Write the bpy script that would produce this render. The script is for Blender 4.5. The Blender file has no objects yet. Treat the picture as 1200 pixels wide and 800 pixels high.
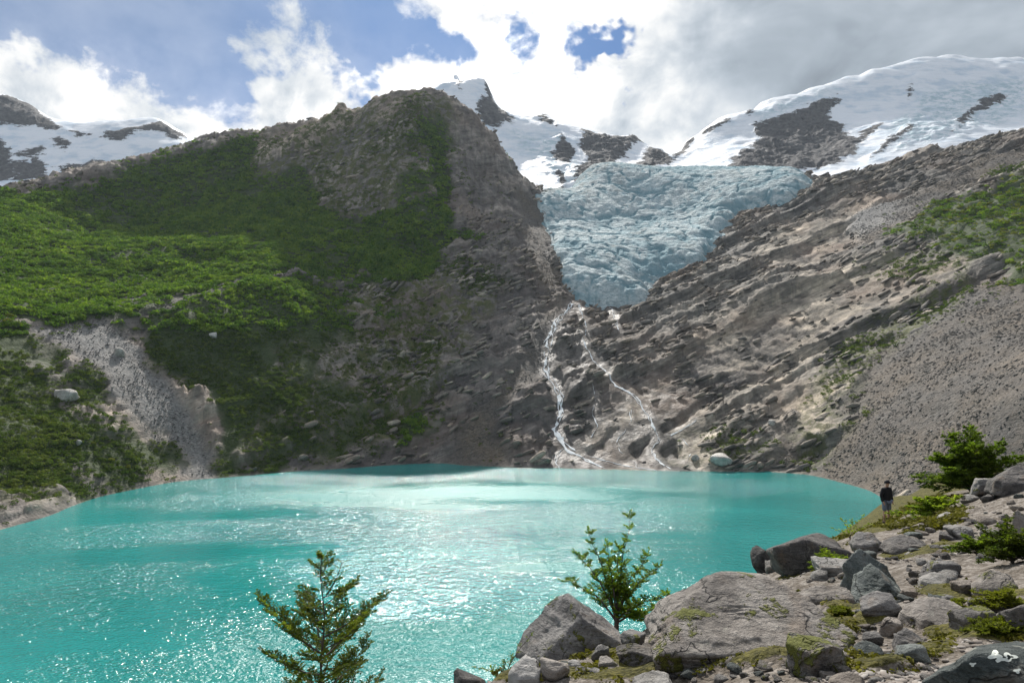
import bpy, bmesh, math, random
import numpy as np
from mathutils import Vector, Matrix, Euler
R = math.radians
random.seed(7)
sc = bpy.context.scene
C = sc.collection

# ------------------------------------------------------------------ camera
EYE, FPX, HV = 45.0, 800.0, 440.0      # eye height above the lake, focal length and horizon row (in 1200x800 frame)
cd = bpy.data.cameras.new('camera'); cam = bpy.data.objects.new('camera', cd); C.objects.link(cam)
cam.location = (0, 0, EYE); cam.rotation_euler = (R(90), 0, 0)
cd.lens = 24; cd.sensor_width = 36; cd.shift_y = 40/1200; cd.clip_start = 0.2; cd.clip_end = 20000
sc.camera = cam

# ------------------------------------------------------------------ sun, sky, exposure
SUN_EL, SUN_AZ = R(41), R(-6)          # azimuth from +Y towards +X
sun_dir = Vector((math.sin(SUN_AZ)*math.cos(SUN_EL), math.cos(SUN_AZ)*math.cos(SUN_EL), math.sin(SUN_EL)))
sl = bpy.data.lights.new('sun', 'SUN'); sun = bpy.data.objects.new('sun', sl); C.objects.link(sun)
sl.energy = 5.0; sl.angle = R(1.2); sl.color = (1.0, 0.955, 0.89)
sun.rotation_euler = (-sun_dir).to_track_quat('-Z', 'Y').to_euler(); sun.location = sun_dir*3000

sc.view_settings.view_transform = 'Standard'; sc.view_settings.look = 'None'
sc.view_settings.exposure = 0.30; sc.view_settings.gamma = 1; sc.view_settings.use_curve_mapping = False
sc.cycles.use_denoising = True
try:
    sc.cycles.denoiser = 'OPENIMAGEDENOISE'; sc.cycles.denoising_prefilter = 'ACCURATE'
except Exception: pass
sc.cycles.max_bounces = 5; sc.cycles.diffuse_bounces = 2; sc.cycles.glossy_bounces = 2
sc.cycles.transmission_bounces = 3; sc.cycles.transparent_max_bounces = 6; sc.cycles.volume_bounces = 0
sc.cycles.caustics_reflective = False; sc.cycles.caustics_refractive = False

class NT:
    """thin wrapper to write node trees in few lines"""
    def __init__(s, tree): s.t = tree; s.l = tree.links
    def set(s, sock, v):
        if v is None: return
        if isinstance(v, bpy.types.NodeSocket): s.l.new(v, sock)
        elif isinstance(v, (tuple, list)) and len(v) == 3 and sock.type == 'RGBA': sock.default_value = (*v, 1)
        else: sock.default_value = v
    def node(s, typ, ins=None, **props):
        n = s.t.nodes.new(typ)
        for k, v in props.items(): setattr(n, k, v)
        for k, v in (ins or {}).items(): s.set(n.inputs[k], v)
        return n
    def math(s, op, a, b=None, c=None, clamp=False):
        n = s.node('ShaderNodeMath', operation=op, use_clamp=clamp)
        for i, v in enumerate((a, b, c)): s.set(n.inputs[i], v)
        return n.outputs[0]
    def vmath(s, op, a, b=None):
        n = s.node('ShaderNodeVectorMath', operation=op); s.set(n.inputs[0], a); s.set(n.inputs[1], b)
        return n.outputs['Value'] if op in ('LENGTH', 'DOT_PRODUCT') else n.outputs[0]
    def noise(s, vec, scale, detail=4, rough=.55, dist=0.0, lac=2.0):
        n = s.node('ShaderNodeTexNoise', {'Scale': scale, 'Detail': detail, 'Roughness': rough, 'Distortion': dist, 'Lacunarity': lac})
        s.set(n.inputs['Vector'], vec); return n.outputs[0]
    def voro(s, vec, scale, out='Distance', feature='F1', rand=1.0):
        n = s.node('ShaderNodeTexVoronoi', feature=feature); n.inputs['Scale'].default_value = scale
        n.inputs['Randomness'].default_value = rand
        s.set(n.inputs['Vector'], vec); return n.outputs[out]
    def mr(s, v, a, b, c=0.0, d=1.0, smooth=True):
        n = s.node('ShaderNodeMapRange', interpolation_type='SMOOTHSTEP' if smooth else 'LINEAR')
        for i, x in enumerate((v, a, b, c, d)): s.set(n.inputs[i], x)
        return n.outputs[0]
    def mix(s, f, a, b, mode='MIX'):
        n = s.node('ShaderNodeMix', data_type='RGBA', blend_type=mode, clamp_factor=True)
        s.set(n.inputs[0], f); s.set(n.inputs[6], a); s.set(n.inputs[7], b); return n.outputs[2]
    def ramp(s, f, stops):
        n = s.node('ShaderNodeValToRGB'); e = n.color_ramp.elements
        while len(e) < len(stops): e.new(.5)
        for q, (p, c) in zip(e, stops): q.position = p; q.color = (*c, 1)
        s.set(n.inputs[0], f); return n.outputs[0]
    def attr(s, name): return s.node('ShaderNodeAttribute', attribute_name=name).outputs['Fac']
    def scale(s, vec, xyz): return s.vmath('MULTIPLY', vec, xyz)

def srgb(r, g, b):
    f = lambda c: (c/255/12.92) if c/255 <= .04045 else ((c/255+.055)/1.055)**2.4
    return (f(r), f(g), f(b))

# world: Nishita blue behind a cumulus deck, thicker and greyer on the right, lit through near the sun
w = bpy.data.worlds.new('World'); sc.world = w; w.use_nodes = True
w.node_tree.nodes.clear(); n = NT(w.node_tree)
dirv = n.node('ShaderNodeTexCoord').outputs['Generated']
sky = n.node('ShaderNodeTexSky', sky_type='NISHITA', sun_disc=False, sun_elevation=SUN_EL, sun_rotation=SUN_AZ,
             altitude=800, air_density=1.0, dust_density=0.6, ozone_density=2.0)
BG = 0.1
def skyblob(u, v, ru, rv, soft=1.0):
    a, b = (u-600)/FPX, (HV-v)/FPX; k = math.sqrt(1+a*a+b*b)
    c = (a/k, 1/k, b/k)
    d = n.vmath('SUBTRACT', dirv, c)
    d = n.scale(d, (FPX*k/ru, FPX*k/max(ru, rv)*.8, FPX*k/rv))
    return n.mr(n.vmath('LENGTH', d), 1.0+soft*.5, max(0, 1.0-soft*.5))
nz = n.scale(dirv, (1, 1, 1.35))
wv = n.node('ShaderNodeTexNoise', {'Scale': 9.0, 'Detail': 4.0, 'Roughness': .62}); n.set(wv.inputs['Vector'], dirv)
wrp = n.vmath('SCALE', n.vmath('SUBTRACT', wv.outputs['Color'], (.5, .5, .5))); wrp.node.inputs['Scale'].default_value = .17
dirv0, dirv = dirv, n.vmath('ADD', dirv, wrp)                        # ragged outlines for the holes and banks
big = n.noise(nz, 3.2, 2, .5)
puff = n.noise(nz, 8.0, 8, .64, .25)
dens = n.math('ADD', n.math('MULTIPLY', n.math('SUBTRACT', big, .5), .9), n.math('MULTIPLY', n.math('SUBTRACT', puff, .5), 2.1))
dens = n.math('ADD', dens, .78)
def addblob(d, amp, *a):
    return n.math('ADD', d, n.math('MULTIPLY', skyblob(*a), amp))
dens = addblob(dens, -.62, 190, -20, 300, 120, 1.1)      # open blue upper left
dens = addblob(dens, .50, 190, 140, 340, 66, .9)         # cumulus bank over the ridge
dens = addblob(dens, .34, 345, 75, 52, 60, .9)
dens = addblob(dens, .22, 600, 60, 220, 150, .9)         # bright cloud below the sun
dens = addblob(dens, -.40, 442, 60, 56, 36, 1.8)
dens = addblob(dens, -.50, 528, 66, 22, 22, 1.8)
dens = addblob(dens, -.46, 612, 36, 11, 20, 1.8)
dens = addblob(dens, -.95, 694, 70, 26, 15, 1.5)         # the blue hole, two lobes
dens = addblob(dens, -1.1, 730, 52, 26, 22, 1.5)
dens = addblob(dens, -.40, 737, 118, 9, 9, 1.8)
dens = addblob(dens, .45, 1010, 20, 260, 170, .8)
alpha = n.mr(dens, .42, .88)
veil = n.math('MULTIPLY', n.math('ADD', n.math('MULTIPLY', skyblob(40, 40, 330, 170, 1.4), .55), n.math('MULTIPLY', n.math('SUBTRACT', big, .45), .9)), skyblob(130, 20, 460, 200, .9), clamp=True)
alpha = n.math('MAXIMUM', alpha, n.math('MULTIPLY', veil, .62))   # thin high cloud over the upper left
cosang = n.vmath('DOT_PRODUCT', dirv0, tuple(sun_dir))
glow = n.mr(cosang, .58, .975)
thick = n.mr(dens, .62, 1.2)
shade2 = n.noise(n.vmath('ADD', nz, (.02, 0, -.04)), 8.0, 3, .58, .25)
body = n.math('ADD', n.math('SUBTRACT', .52, n.math('MULTIPLY', thick, .12)), n.math('ADD', n.math('MULTIPLY', n.math('SUBTRACT', shade2, puff), -2.5), n.math('MULTIPLY', glow, .68)))
grey = n.math('MAXIMUM', skyblob(1090, 20, 330, 150, 1.1), n.math('MULTIPLY', skyblob(140, -10, 330, 100, 1.3), .85))
soft = n.noise(n.scale(dirv0, (1, 1, 2.0)), 5.0, 4, .55, .5)
greyv = n.math('ADD', .04, n.math('MULTIPLY', soft, .60))
gm = n.node('ShaderNodeMix', data_type='FLOAT')
n.set(gm.inputs[0], n.math('MULTIPLY', grey, .93)); n.set(gm.inputs[2], body); n.set(gm.inputs[3], greyv)
body = n.math('MAXIMUM', gm.outputs[0], .16)
tint = n.mix(n.mr(body, .25, .95), (.84, .97, 1.12), (1.0, .985, .96))
ccol = n.mix(1.0, tint, n.node('ShaderNodeCombineColor', {0: body, 1: body, 2: body}).outputs[0], 'MULTIPLY')
ccol10 = n.vmath('SCALE', ccol); ccol10.node.inputs['Scale'].default_value = 1/BG
skyc = n.mix(1.0, sky.outputs[0], (.29, .45, .64), 'MULTIPLY')
final = n.mix(alpha, skyc, ccol10)
bg = n.node('ShaderNodeBackground', {'Color': final, 'Strength': BG})
wo = n.node('ShaderNodeOutputWorld'); n.l.new(bg.outputs[0], wo.inputs[0])
try: w.cycles.sampling_method = 'MANUAL'; w.cycles.sample_map_resolution = 512
except Exception: pass

# ------------------------------------------------------------------ noise on arrays
_rng = np.random.default_rng(11)
_TB = (_rng.random(64**3, dtype=np.float32)*2-1)
_ROT = []
for _i in range(24):
    q = np.linalg.qr(_rng.normal(size=(3, 3)))[0]; _ROT.append(q.astype(np.float32))
def vnoise(x, y, z, k=0):
    r = _ROT[k % 24]; o = 17.3*k
    X = x*r[0, 0]+y*r[0, 1]+z*r[0, 2]+o; Y = x*r[1, 0]+y*r[1, 1]+z*r[1, 2]+o*1.7; Z = x*r[2, 0]+y*r[2, 1]+z*r[2, 2]-o
    xi = np.floor(X); yi = np.floor(Y); zi = np.floor(Z)
    fx = X-xi; fy = Y-yi; fz = Z-zi
    fx = fx*fx*(3-2*fx); fy = fy*fy*(3-2*fy); fz = fz*fz*(3-2*fz)
    xi = xi.astype(np.int64) & 63; yi = yi.astype(np.int64) & 63; zi = zi.astype(np.int64) & 63
    x1 = (xi+1) & 63; y1 = ((yi+1) & 63) << 6; z1 = ((zi+1) & 63) << 12; yi = yi << 6; zi = zi << 12
    T = _TB
    a = T[xi+yi+zi]; a = a+(T[x1+yi+zi]-a)*fx
    b = T[xi+y1+zi]; b = b+(T[x1+y1+zi]-b)*fx
    a = a+(b-a)*fy
    c = T[xi+yi+z1]; c = c+(T[x1+yi+z1]-c)*fx
    d = T[xi+y1+z1]; d = d+(T[x1+y1+z1]-d)*fx
    c = c+(d-c)*fy
    return a+(c-a)*fz
def fbm(x, y, z, wl, octv=4, k=0, gain=.5):
    s = 0; a = 1; f = 1/wl; t = 0
    for i in range(octv):
        s = s+a*vnoise(x*f, y*f, z*f, k+i); t += a; a *= gain; f *= 2.07
    return s/t*1.6
def ridged(x, y, z, wl, octv=4, k=0, gain=.5):
    s = 0; a = 1; f = 1/wl; t = 0
    for i in range(octv):
        s = s+a*(1-2*np.abs(vnoise(x*f, y*f, z*f, k+i))); t += a; a *= gain; f *= 2.07
    return s/t
def sstep(a, b, x):
    t = np.clip((x-a)/(b-a), 0, 1); return t*t*(3-2*t)

# ------------------------------------------------------------------ survey points -> surfaces
def P(u, v, D): return ((u-600)/FPX*D, D, EYE+(HV-v)/FPX*D)
class TPS:
    def __init__(s, pts, smooth=0.0):
        p = np.array(pts, float); s.s = 100.0
        s.xy = p[:, :2]/s.s; nn = len(p)
        d2 = ((s.xy[:, None]-s.xy[None])**2).sum(-1)
        K = .5*d2*np.log(d2+1e-9)+np.eye(nn)*smooth
        A = np.zeros((nn+3, nn+3)); A[:nn, :nn] = K; A[:nn, nn] = 1; A[:nn, nn+1:] = s.xy
        A[nn:, :nn] = A[:nn, nn:].T
        s.w = np.linalg.solve(A, np.r_[p[:, 2], 0, 0, 0])
    def __call__(s, x, y):
        x = np.asarray(x, float); sh = x.shape; X = x.ravel()/s.s; Y = np.asarray(y, float).ravel()/s.s
        out = np.empty(X.size); nn = len(s.xy)
        for i in range(0, X.size, 60000):
            a = X[i:i+60000]; b = Y[i:i+60000]
            d2 = (a[:, None]-s.xy[:, 0])**2+(b[:, None]-s.xy[:, 1])**2
            out[i:i+60000] = (.5*d2*np.log(d2+1e-9))@s.w[:nn]+s.w[nn]+a*s.w[nn+1]+b*s.w[nn+2]
        return out.reshape(sh)
def hit(f, u, v, D0, D1, nn=500):
    """first point where the sight line of a survey bearing meets surface f; else where it passes closest"""
    D = np.geomspace(D0, D1, nn); x = (u-600)/FPX*D; zl = EYE+(HV-v)/FPX*D
    g = (f(x, D)-zl)/D
    i = np.argmax(g >= 0) if (g >= 0).any() else int(np.argmax(g))
    if g[i] >= 0 and i > 0:
        t = g[i-1]/(g[i-1]-g[i]); D_ = D[i-1]+(D[i]-D[i-1])*t
    else: D_ = D[i]
    xx = (u-600)/FPX*D_
    return xx, D_, float(f(np.array([xx]), np.array([D_]))[0])
def poly_sdf(x, y, poly):
    """signed distance (inside > 0) in plan"""
    p = np.array(poly, float)[:, :2]; q = np.roll(p, -1, 0)
    d = np.full(x.shape, 1e12); ins = np.zeros(x.shape, bool)
    for (ax, ay), (bx, by) in zip(p, q):
        ex, ey = bx-ax, by-ay; l = ex*ex+ey*ey+1e-9
        t = np.clip(((x-ax)*ex+(y-ay)*ey)/l, 0, 1)
        d = np.minimum(d, (x-ax-t*ex)**2+(y-ay-t*ey)**2)
        c = ((ay > y) != (by > y)) & (x < ex*(y-ay)/(ey if abs(ey) > 1e-9 else 1e-9)+ax)
        ins ^= c
    d = np.sqrt(d); return np.where(ins, d, -d)

# ------------------------------------------------------------------ mesh helpers
def link(name, me, mat=None, parent=None):
    o = bpy.data.objects.new(name, me); C.objects.link(o)
    if mat is not None and me is not None and not me.materials: me.materials.append(mat)
    if parent is not None: o.parent = parent
    return o
def tag(o, label=None, cat=None, group=None, kind=None):
    if label: o['label'] = label
    if cat: o['category'] = cat
    if group: o['group'] = group
    if kind: o['kind'] = kind
    return o
def empty(name, loc):
    o = bpy.data.objects.new(name, None); C.objects.link(o); o.location = loc; o.empty_display_size = .2
    return o
def raw_mesh(name, V, Fq, smooth=True, attrs=None):
    """V (n,3), Fq (m,k) same-size faces"""
    V = np.asarray(V, np.float32); Fq = np.asarray(Fq, np.int32)
    me = bpy.data.meshes.new(name); m, k = Fq.shape
    me.vertices.add(len(V)); me.vertices.foreach_set('co', V.ravel())
    me.loops.add(m*k); me.loops.foreach_set('vertex_index', Fq.ravel())
    me.polygons.add(m); me.polygons.foreach_set('loop_start', np.arange(0, m*k, k, dtype=np.int32))
    try: me.polygons.foreach_set('loop_total', np.full(m, k, np.int32))
    except Exception: pass
    if smooth: me.polygons.foreach_set('use_smooth', np.ones(m, bool))
    for a, v in (attrs or {}).items():
        at = me.attributes.new(a, 'FLOAT', 'POINT'); at.data.foreach_set('value', np.asarray(v, np.float32).ravel())
    me.update(); me.validate(); return me
def grid_mesh(name, X, Y, Z, keep=None, attrs=None, smooth=True):
    nr, nc = X.shape; idx = np.arange(nr*nc).reshape(nr, nc)
    q = np.stack([idx[:-1, :-1], idx[:-1, 1:], idx[1:, 1:], idx[1:, :-1]], -1).reshape(-1, 4)
    if keep is not None:
        kf = keep.ravel(); q = q[kf[q].any(1)]
    used = np.unique(q); re = np.full(nr*nc, -1); re[used] = np.arange(len(used))
    V = np.stack([X, Y, Z], -1).reshape(-1, 3)[used]
    at = {k: v.ravel()[used] for k, v in (attrs or {}).items()}
    return raw_mesh(name, V, re[q], smooth, at)
def new_mat(name):
    m = bpy.data.materials.new(name); m.use_nodes = True; m.node_tree.nodes.clear()
    nt = NT(m.node_tree); out = nt.node('ShaderNodeOutputMaterial')
    return m, nt, out
def principled(nt, out, col, rough=.8, normal=None, spec=.3, **kw):
    b = nt.node('ShaderNodeBsdfPrincipled', {'Base Color': col, 'Roughness': rough, 'Specular IOR Level': spec})
    if normal is not None: nt.set(b.inputs['Normal'], normal)
    for k, v in kw.items(): nt.set(b.inputs[k], v)
    nt.l.new(b.outputs[0], out.inputs[0]); return b
def bump(nt, h, strength=.5, dist=1.0, normal=None):
    b = nt.node('ShaderNodeBump', {'Strength': strength, 'Distance': dist}); nt.set(b.inputs['Height'], h)
    if normal is not None: nt.set(b.inputs['Normal'], normal)
    return b.outputs[0]
# ------------------------------------------------------------------ valley sides (left mountain, gully, right mountain)
cols = {
 -330: [(760, 105), (560, 150), (345, 250), (300, 360), (262, 470)],
 -150: [(680, 150), (520, 190), (345, 285), (335, 320), (290, 420), (238, 530)],
 0:   [(621, 199), (560, 225), (480, 262), (400, 305), (352, 338), (345, 365), (300, 430), (255, 520), (217, 610)],
 61:  [(603, 221), (540, 247), (460, 285), (378, 335), (366, 372), (310, 450), (250, 570), (206, 650)],
 115: [(582, 253), (510, 280), (430, 318), (364, 362), (354, 400), (300, 480), (240, 600), (194, 680)],
 200: [(565, 288), (500, 315), (430, 348), (350, 398), (340, 432), (290, 520), (230, 630), (176, 720)],
 267: [(559, 302), (500, 328), (430, 362), (340, 420), (325, 455), (270, 550), (205, 660), (154, 730)],
 330: [(553, 318), (500, 342), (440, 372), (380, 408), (336, 442), (290, 510), (230, 600), (180, 665), (144, 720)],
 400: [(549, 330), (490, 362), (420, 408), (350, 465), (300, 520), (250, 585), (205, 628), (150, 680), (121, 705)],
 450: [(545, 342), (480, 378), (410, 425), (340, 485), (270, 560), (235, 592), (180, 628), (135, 668), (110, 695)],
 500: [(543, 350), (480, 382), (400, 436), (320, 508), (260, 562), (215, 596), (160, 636), (104, 688)],
 520: [(543, 350), (470, 388), (380, 452), (290, 540), (220, 604), (160, 648), (106, 690)],
 540: [(545, 343), (470, 386), (380, 454), (290, 545), (220, 620), (160, 670), (117, 700)],
 563: [(546, 340), (460, 392), (370, 462), (280, 560), (210, 650), (132, 715)],
 590: [(547, 336), (460, 390), (370, 462), (290, 555), (230, 650), (185, 735)],
 618: [(548, 333), (470, 382), (390, 445), (320, 520), (260, 620), (215, 770)],
 645: [(548, 333), (470, 382), (400, 437), (350, 495), (300, 560), (250, 680), (228, 760)],
 672: [(549, 330), (475, 378), (405, 434), (350, 500), (290, 600), (250, 700), (224, 820)],
 700: [(550, 327), (480, 374), (420, 424), (350, 512), (280, 655), (220, 880)],
 750: [(551, 324), (480, 371), (410, 430), (350, 505), (290, 620), (213, 890)],
 800: [(552, 321), (480, 369), (400, 438), (330, 530), (260, 690), (207, 900)],
 850: [(552, 321), (480, 367), (400, 434), (320, 530), (250, 670), (205, 890)],
 900: [(553, 318), (480, 365), (400, 430), (320, 520), (250, 640), (212, 800)],
 945: [(556, 310), (490, 350), (410, 412), (320, 505), (250, 620), (213, 770)],
 1000: [(569, 279), (500, 318), (420, 378), (330, 468), (260, 580), (210, 738)],
 1036: [(589, 242), (510, 290), (420, 358), (330, 448), (250, 575), (203, 735)],
 1075: [(598, 228), (500, 278), (400, 350), (300, 452), (240, 560), (192, 728)],
 1120: [(600, 225), (490, 262), (400, 325), (300, 430), (225, 560), (177, 715)],
 1200: [(580, 212), (480, 235), (400, 285), (310, 375), (220, 520), (162, 705)],
 1300: [(560, 200), (470, 212), (370, 275), (290, 365), (200, 510), (152, 690)],
 1450: [(540, 185), (450, 200), (340, 265), (250, 370), (120, 660)],
}
pts = []
for u, pr in cols.items():
    for v, D in pr: pts.append(P(u, v, D))
    v, D = pr[0]; x, y, z = P(u, v, D); k = 1-55/D
    pts.append((x*k, y*k, z-24)); k = 1-9/D; pts.append((x*k, y*k, z-4.5))                       # the lake bed in front of the shore
    v, D = pr[-1]; x, y, z = P(u, v, D)
    if u < 650 or u > 880:                             # ground falls away behind the crests
        back = 45 if u < 660 else 60
        k = 1+22/D; pts.append((x*k, y*k, z-9 if u < 660 else z-11))
        k = 1+70/D; pts.append((x*k, y*k, z-back)); k = 1+220/D; pts.append((x*k, y*k, z-back-90))
    else:
        k = 1+120/D; pts.append((x*k, y*k, z+10))
AB = TPS(pts, .0008)
HR = (150, 1000)
def plan(poly, f=AB, rng=HR): return [hit(f, u, v, *rng)[:2] for u, v in poly]

gl_poly_px = [(640, 226), (700, 216), (800, 204), (870, 201), (935, 199), (972, 204), (948, 216), (905, 234), (862, 243), (845, 262), (832, 284), (812, 300), (790, 308), (768, 322), (752, 340), (738, 352), (722, 347), (704, 352), (690, 350), (676, 342), (666, 322), (655, 300), (648, 270), (641, 240)]
glp = plan(gl_poly_px)
glp = [(x, y+ (70 if i < 6 else 0)) for i, (x, y) in enumerate(glp)]

streams = [([(672, 352), (661, 362), (650, 376), (643, 392), (641, 410), (641, 424), (639, 433), (649, 444), (656, 464), (655, 482), (648, 497), (654, 508), (664, 517), (672, 527), (692, 539), (706, 547)], 3.2, 3),
 ([(664, 517), (655, 528), (652, 540), (658, 549)], 1.8, 2), ([(676, 529), (700, 533), (735, 543), (770, 551)], 1.3, 2),
 ([(679, 353), (682, 366), (688, 378), (684, 392), (690, 408), (700, 422), (712, 434)], 1.5, 2), ([(716, 356), (720, 368), (724, 382)], 2.0, 2),
 ([(712, 434), (722, 446), (738, 452), (750, 464), (760, 480), (768, 495), (772, 506), (764, 520), (768, 532), (785, 549)], 2.2, 3), ([(815, 486), (798, 497), (784, 503)], 1.1, 2),
 ([(738, 474), (739, 488), (731, 500), (722, 512), (728, 524), (742, 536), (748, 549)], 1.1, 2), ([(694, 446), (699, 462), (694, 476), (700, 494), (692, 508)], .9, 1), ([(800, 506), (812, 522), (806, 536), (818, 550)], .9, 1)]
STP = [(plan(p_), wd_) for p_, wd_, k_ in streams]
def channel(x, y):
    """1 in the stream beds, 0 away from them"""
    m = np.zeros(x.shape)
    for pp, wd in STP:
        q_ = np.array(pp); lo = q_.min(0)-12; hi = q_.max(0)+12
        s_ = (x > lo[0]) & (x < hi[0]) & (y > lo[1]) & (y < hi[1])
        if not s_.any(): continue
        xs, ys = x[s_], y[s_]; d = np.full(xs.shape, 1e9)
        for (ax, ay), (bx, by) in zip(pp, pp[1:]):
            ex, ey = bx-ax, by-ay; tt = np.clip(((xs-ax)*ex+(ys-ay)*ey)/(ex*ex+ey*ey+1e-9), 0, 1)
            d = np.minimum(d, np.hypot(xs-ax-tt*ex, (ys-ay-tt*ey)*.6))
        m[s_] = np.maximum(m[s_], sstep(wd*1.0+4.0, wd*.6+.8, d))
    return m
def _h(i, j): 
    v = np.sin(i*12.9898+j*78.233)*43758.5453; return v-np.floor(v)
def ledge(s, t, ls, lt, edge=.05):
    """long fractured beds: each block steps out by its own amount along its lower edge and dies out under the next"""
    a = s/ls; i = np.floor(a); f = a-i; tt = t/lt+_h(i, 3.0)*7; j = np.floor(tt); g = tt-j
    amp = .25+.95*_h(i, j)
    up = np.where(f < edge, f/edge, (1-f)/(1-edge))
    joint = np.minimum(1, np.minimum(g, 1-g)*lt/1.4)
    return amp*up*(.45+.55*joint)

REG = {  # outlines of ground cover, surveyed as bearings and laid on the slopes in plan
 'veg': [
  [(-330, 300), (-150, 232), (0, 219), (60, 209), (120, 199), (185, 182), (235, 172), (290, 176), (345, 190), (400, 208), (425, 232), (452, 226), (500, 226), (540, 250), (546, 282), (510, 305), (462, 326), (420, 345), (385, 338), (330, 333), (270, 336), (200, 345), (130, 362), (60, 372), (0, 388), (-330, 380)],
  [(-330, 400), (0, 378), (40, 392), (90, 432), (135, 478), (172, 525), (192, 556), (120, 576), (60, 596), (0, 612), (-330, 720)],
  [(140, 366), (190, 350), (250, 345), (330, 340), (410, 346), (440, 370), (415, 420), (375, 450), (330, 480), (290, 520), (262, 545), (240, 530), (205, 470), (170, 420)],
  [(300, 500), (360, 465), (395, 425), (430, 395), (440, 410), (405, 470), (350, 510)],
  [(415, 525), (430, 480), (465, 470), (480, 490), (450, 515), (430, 530)],
  [(470, 175), (520, 165), (548, 185), (545, 230), (520, 245), (500, 215)],
  [(1050, 275), (1085, 245), (1130, 225), (1200, 205), (1450, 190), (1450, 350), (1200, 322), (1150, 305), (1100, 290)],
 ],
 'grass': [
  [(0, 540), (60, 560), (110, 575), (60, 605), (0, 620), (-330, 760), (-330, 600)],
  [(1040, 365), (1075, 345), (1100, 330), (1110, 350), (1060, 385), (1010, 420), (985, 470), (1000, 520), (960, 550), (930, 545), (935, 490), (955, 440), (1000, 390)],
  [(820, 505), (870, 500), (900, 520), (880, 545), (830, 545)],
  [(1000, 310), (1060, 290), (1120, 300), (1100, 325), (1030, 320)],
  [(1150, 200), (1200, 190), (1300, 190), (1300, 215), (1180, 215)],
  [(360, 340), (420, 350), (480, 330), (540, 300), (560, 330), (480, 380), (420, 420), (380, 470), (320, 520), (300, 510), (370, 430)],
  [(240, 172), (330, 152), (400, 130), (480, 116), (540, 140), (545, 200), (500, 240), (440, 235), (380, 232), (300, 205)],
  [(420, 330), (520, 290), (580, 330), (560, 400), (480, 470), (420, 520), (340, 530), (360, 470), (430, 410)],
 ],
 'scree': [
  [(38, 385), (75, 372), (125, 366), (150, 395), (185, 440), (215, 490), (262, 556), (195, 562), (178, 530), (140, 470), (100, 425), (60, 400)],
  [(120, 368), (190, 350), (265, 334), (325, 330), (400, 340), (440, 338), (400, 352), (330, 346), (270, 354), (255, 375), (225, 370), (180, 362), (130, 378)],
  [(1030, 400), (1090, 372), (1120, 335), (1200, 325), (1450, 350), (1450, 600), (1075, 600), (1000, 572), (965, 557), (985, 520), (995, 470)],
  [(655, 345), (662, 375), (640, 395), (635, 430), (600, 470), (570, 500), (600, 545), (520, 543), (540, 500), (575, 460), (610, 410), (635, 370)],
  [(605, 215), (622, 225), (640, 240), (645, 300), (655, 340), (632, 330), (612, 270)],
  [(905, 545), (915, 500), (928, 470), (936, 500), (930, 545)],
  [(1000, 250), (1080, 215), (1150, 180), (1200, 170), (1200, 200), (1120, 220), (1060, 262), (1010, 290)],
 ],
 'wet': [[(640, 420), (680, 360), (730, 400), (780, 440), (830, 490), (835, 545), (760, 550), (660, 549), (640, 500)]],
 'pale': [
  [(38, 385), (75, 372), (125, 366), (150, 395), (185, 440), (215, 490), (262, 556), (195, 562), (178, 530), (140, 470), (100, 425), (60, 400)],
  [(700, 440), (760, 420), (800, 440), (830, 490), (840, 548), (720, 548), (690, 500)],
  [(800, 430), (830, 370), (900, 330), (980, 300), (1060, 290), (1120, 295), (1080, 340), (1000, 380), (900, 430)],
  [(910, 445), (990, 425), (1000, 440), (960, 470), (990, 480), (940, 490)],
  [(860, 300), (930, 260), (1000, 230), (1060, 215), (1060, 250), (960, 300)],
  [(250, 165), (330, 150), (385, 126), (460, 112), (530, 112), (550, 140), (480, 130), (400, 150), (330, 180), (280, 190)],
 ],
}
REGP = {k: [plan(p) for p in L] for k, L in REG.items()}
def region(x, y, key, soft, warp):
    m = np.zeros(x.shape)
    wx = x+fbm(x, y, 0*x, 38, 3, 3)*warp; wy = y+fbm(x, y, 0*x, 38, 3, 9)*warp
    wx = wx+fbm(x, y, 0*x, 7, 2, 5)*warp*.25; wy = wy+fbm(x, y, 0*x, 7, 2, 15)*warp*.25
    for p in REGP[key]:
        q = np.array(p); lo = q.min(0)-30; hi = q.max(0)+30
        s = (wx > lo[0]) & (wx < hi[0]) & (wy > lo[1]) & (wy < hi[1])
        if s.any(): m[s] = np.maximum(m[s], sstep(-soft, soft, poly_sdf(wx[s], wy[s], p)))
    return m
def saw(t, edge=.07):
    f = t-np.floor(t); return np.where(f < edge, f/edge, (1-f)/(1-edge))
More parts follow.
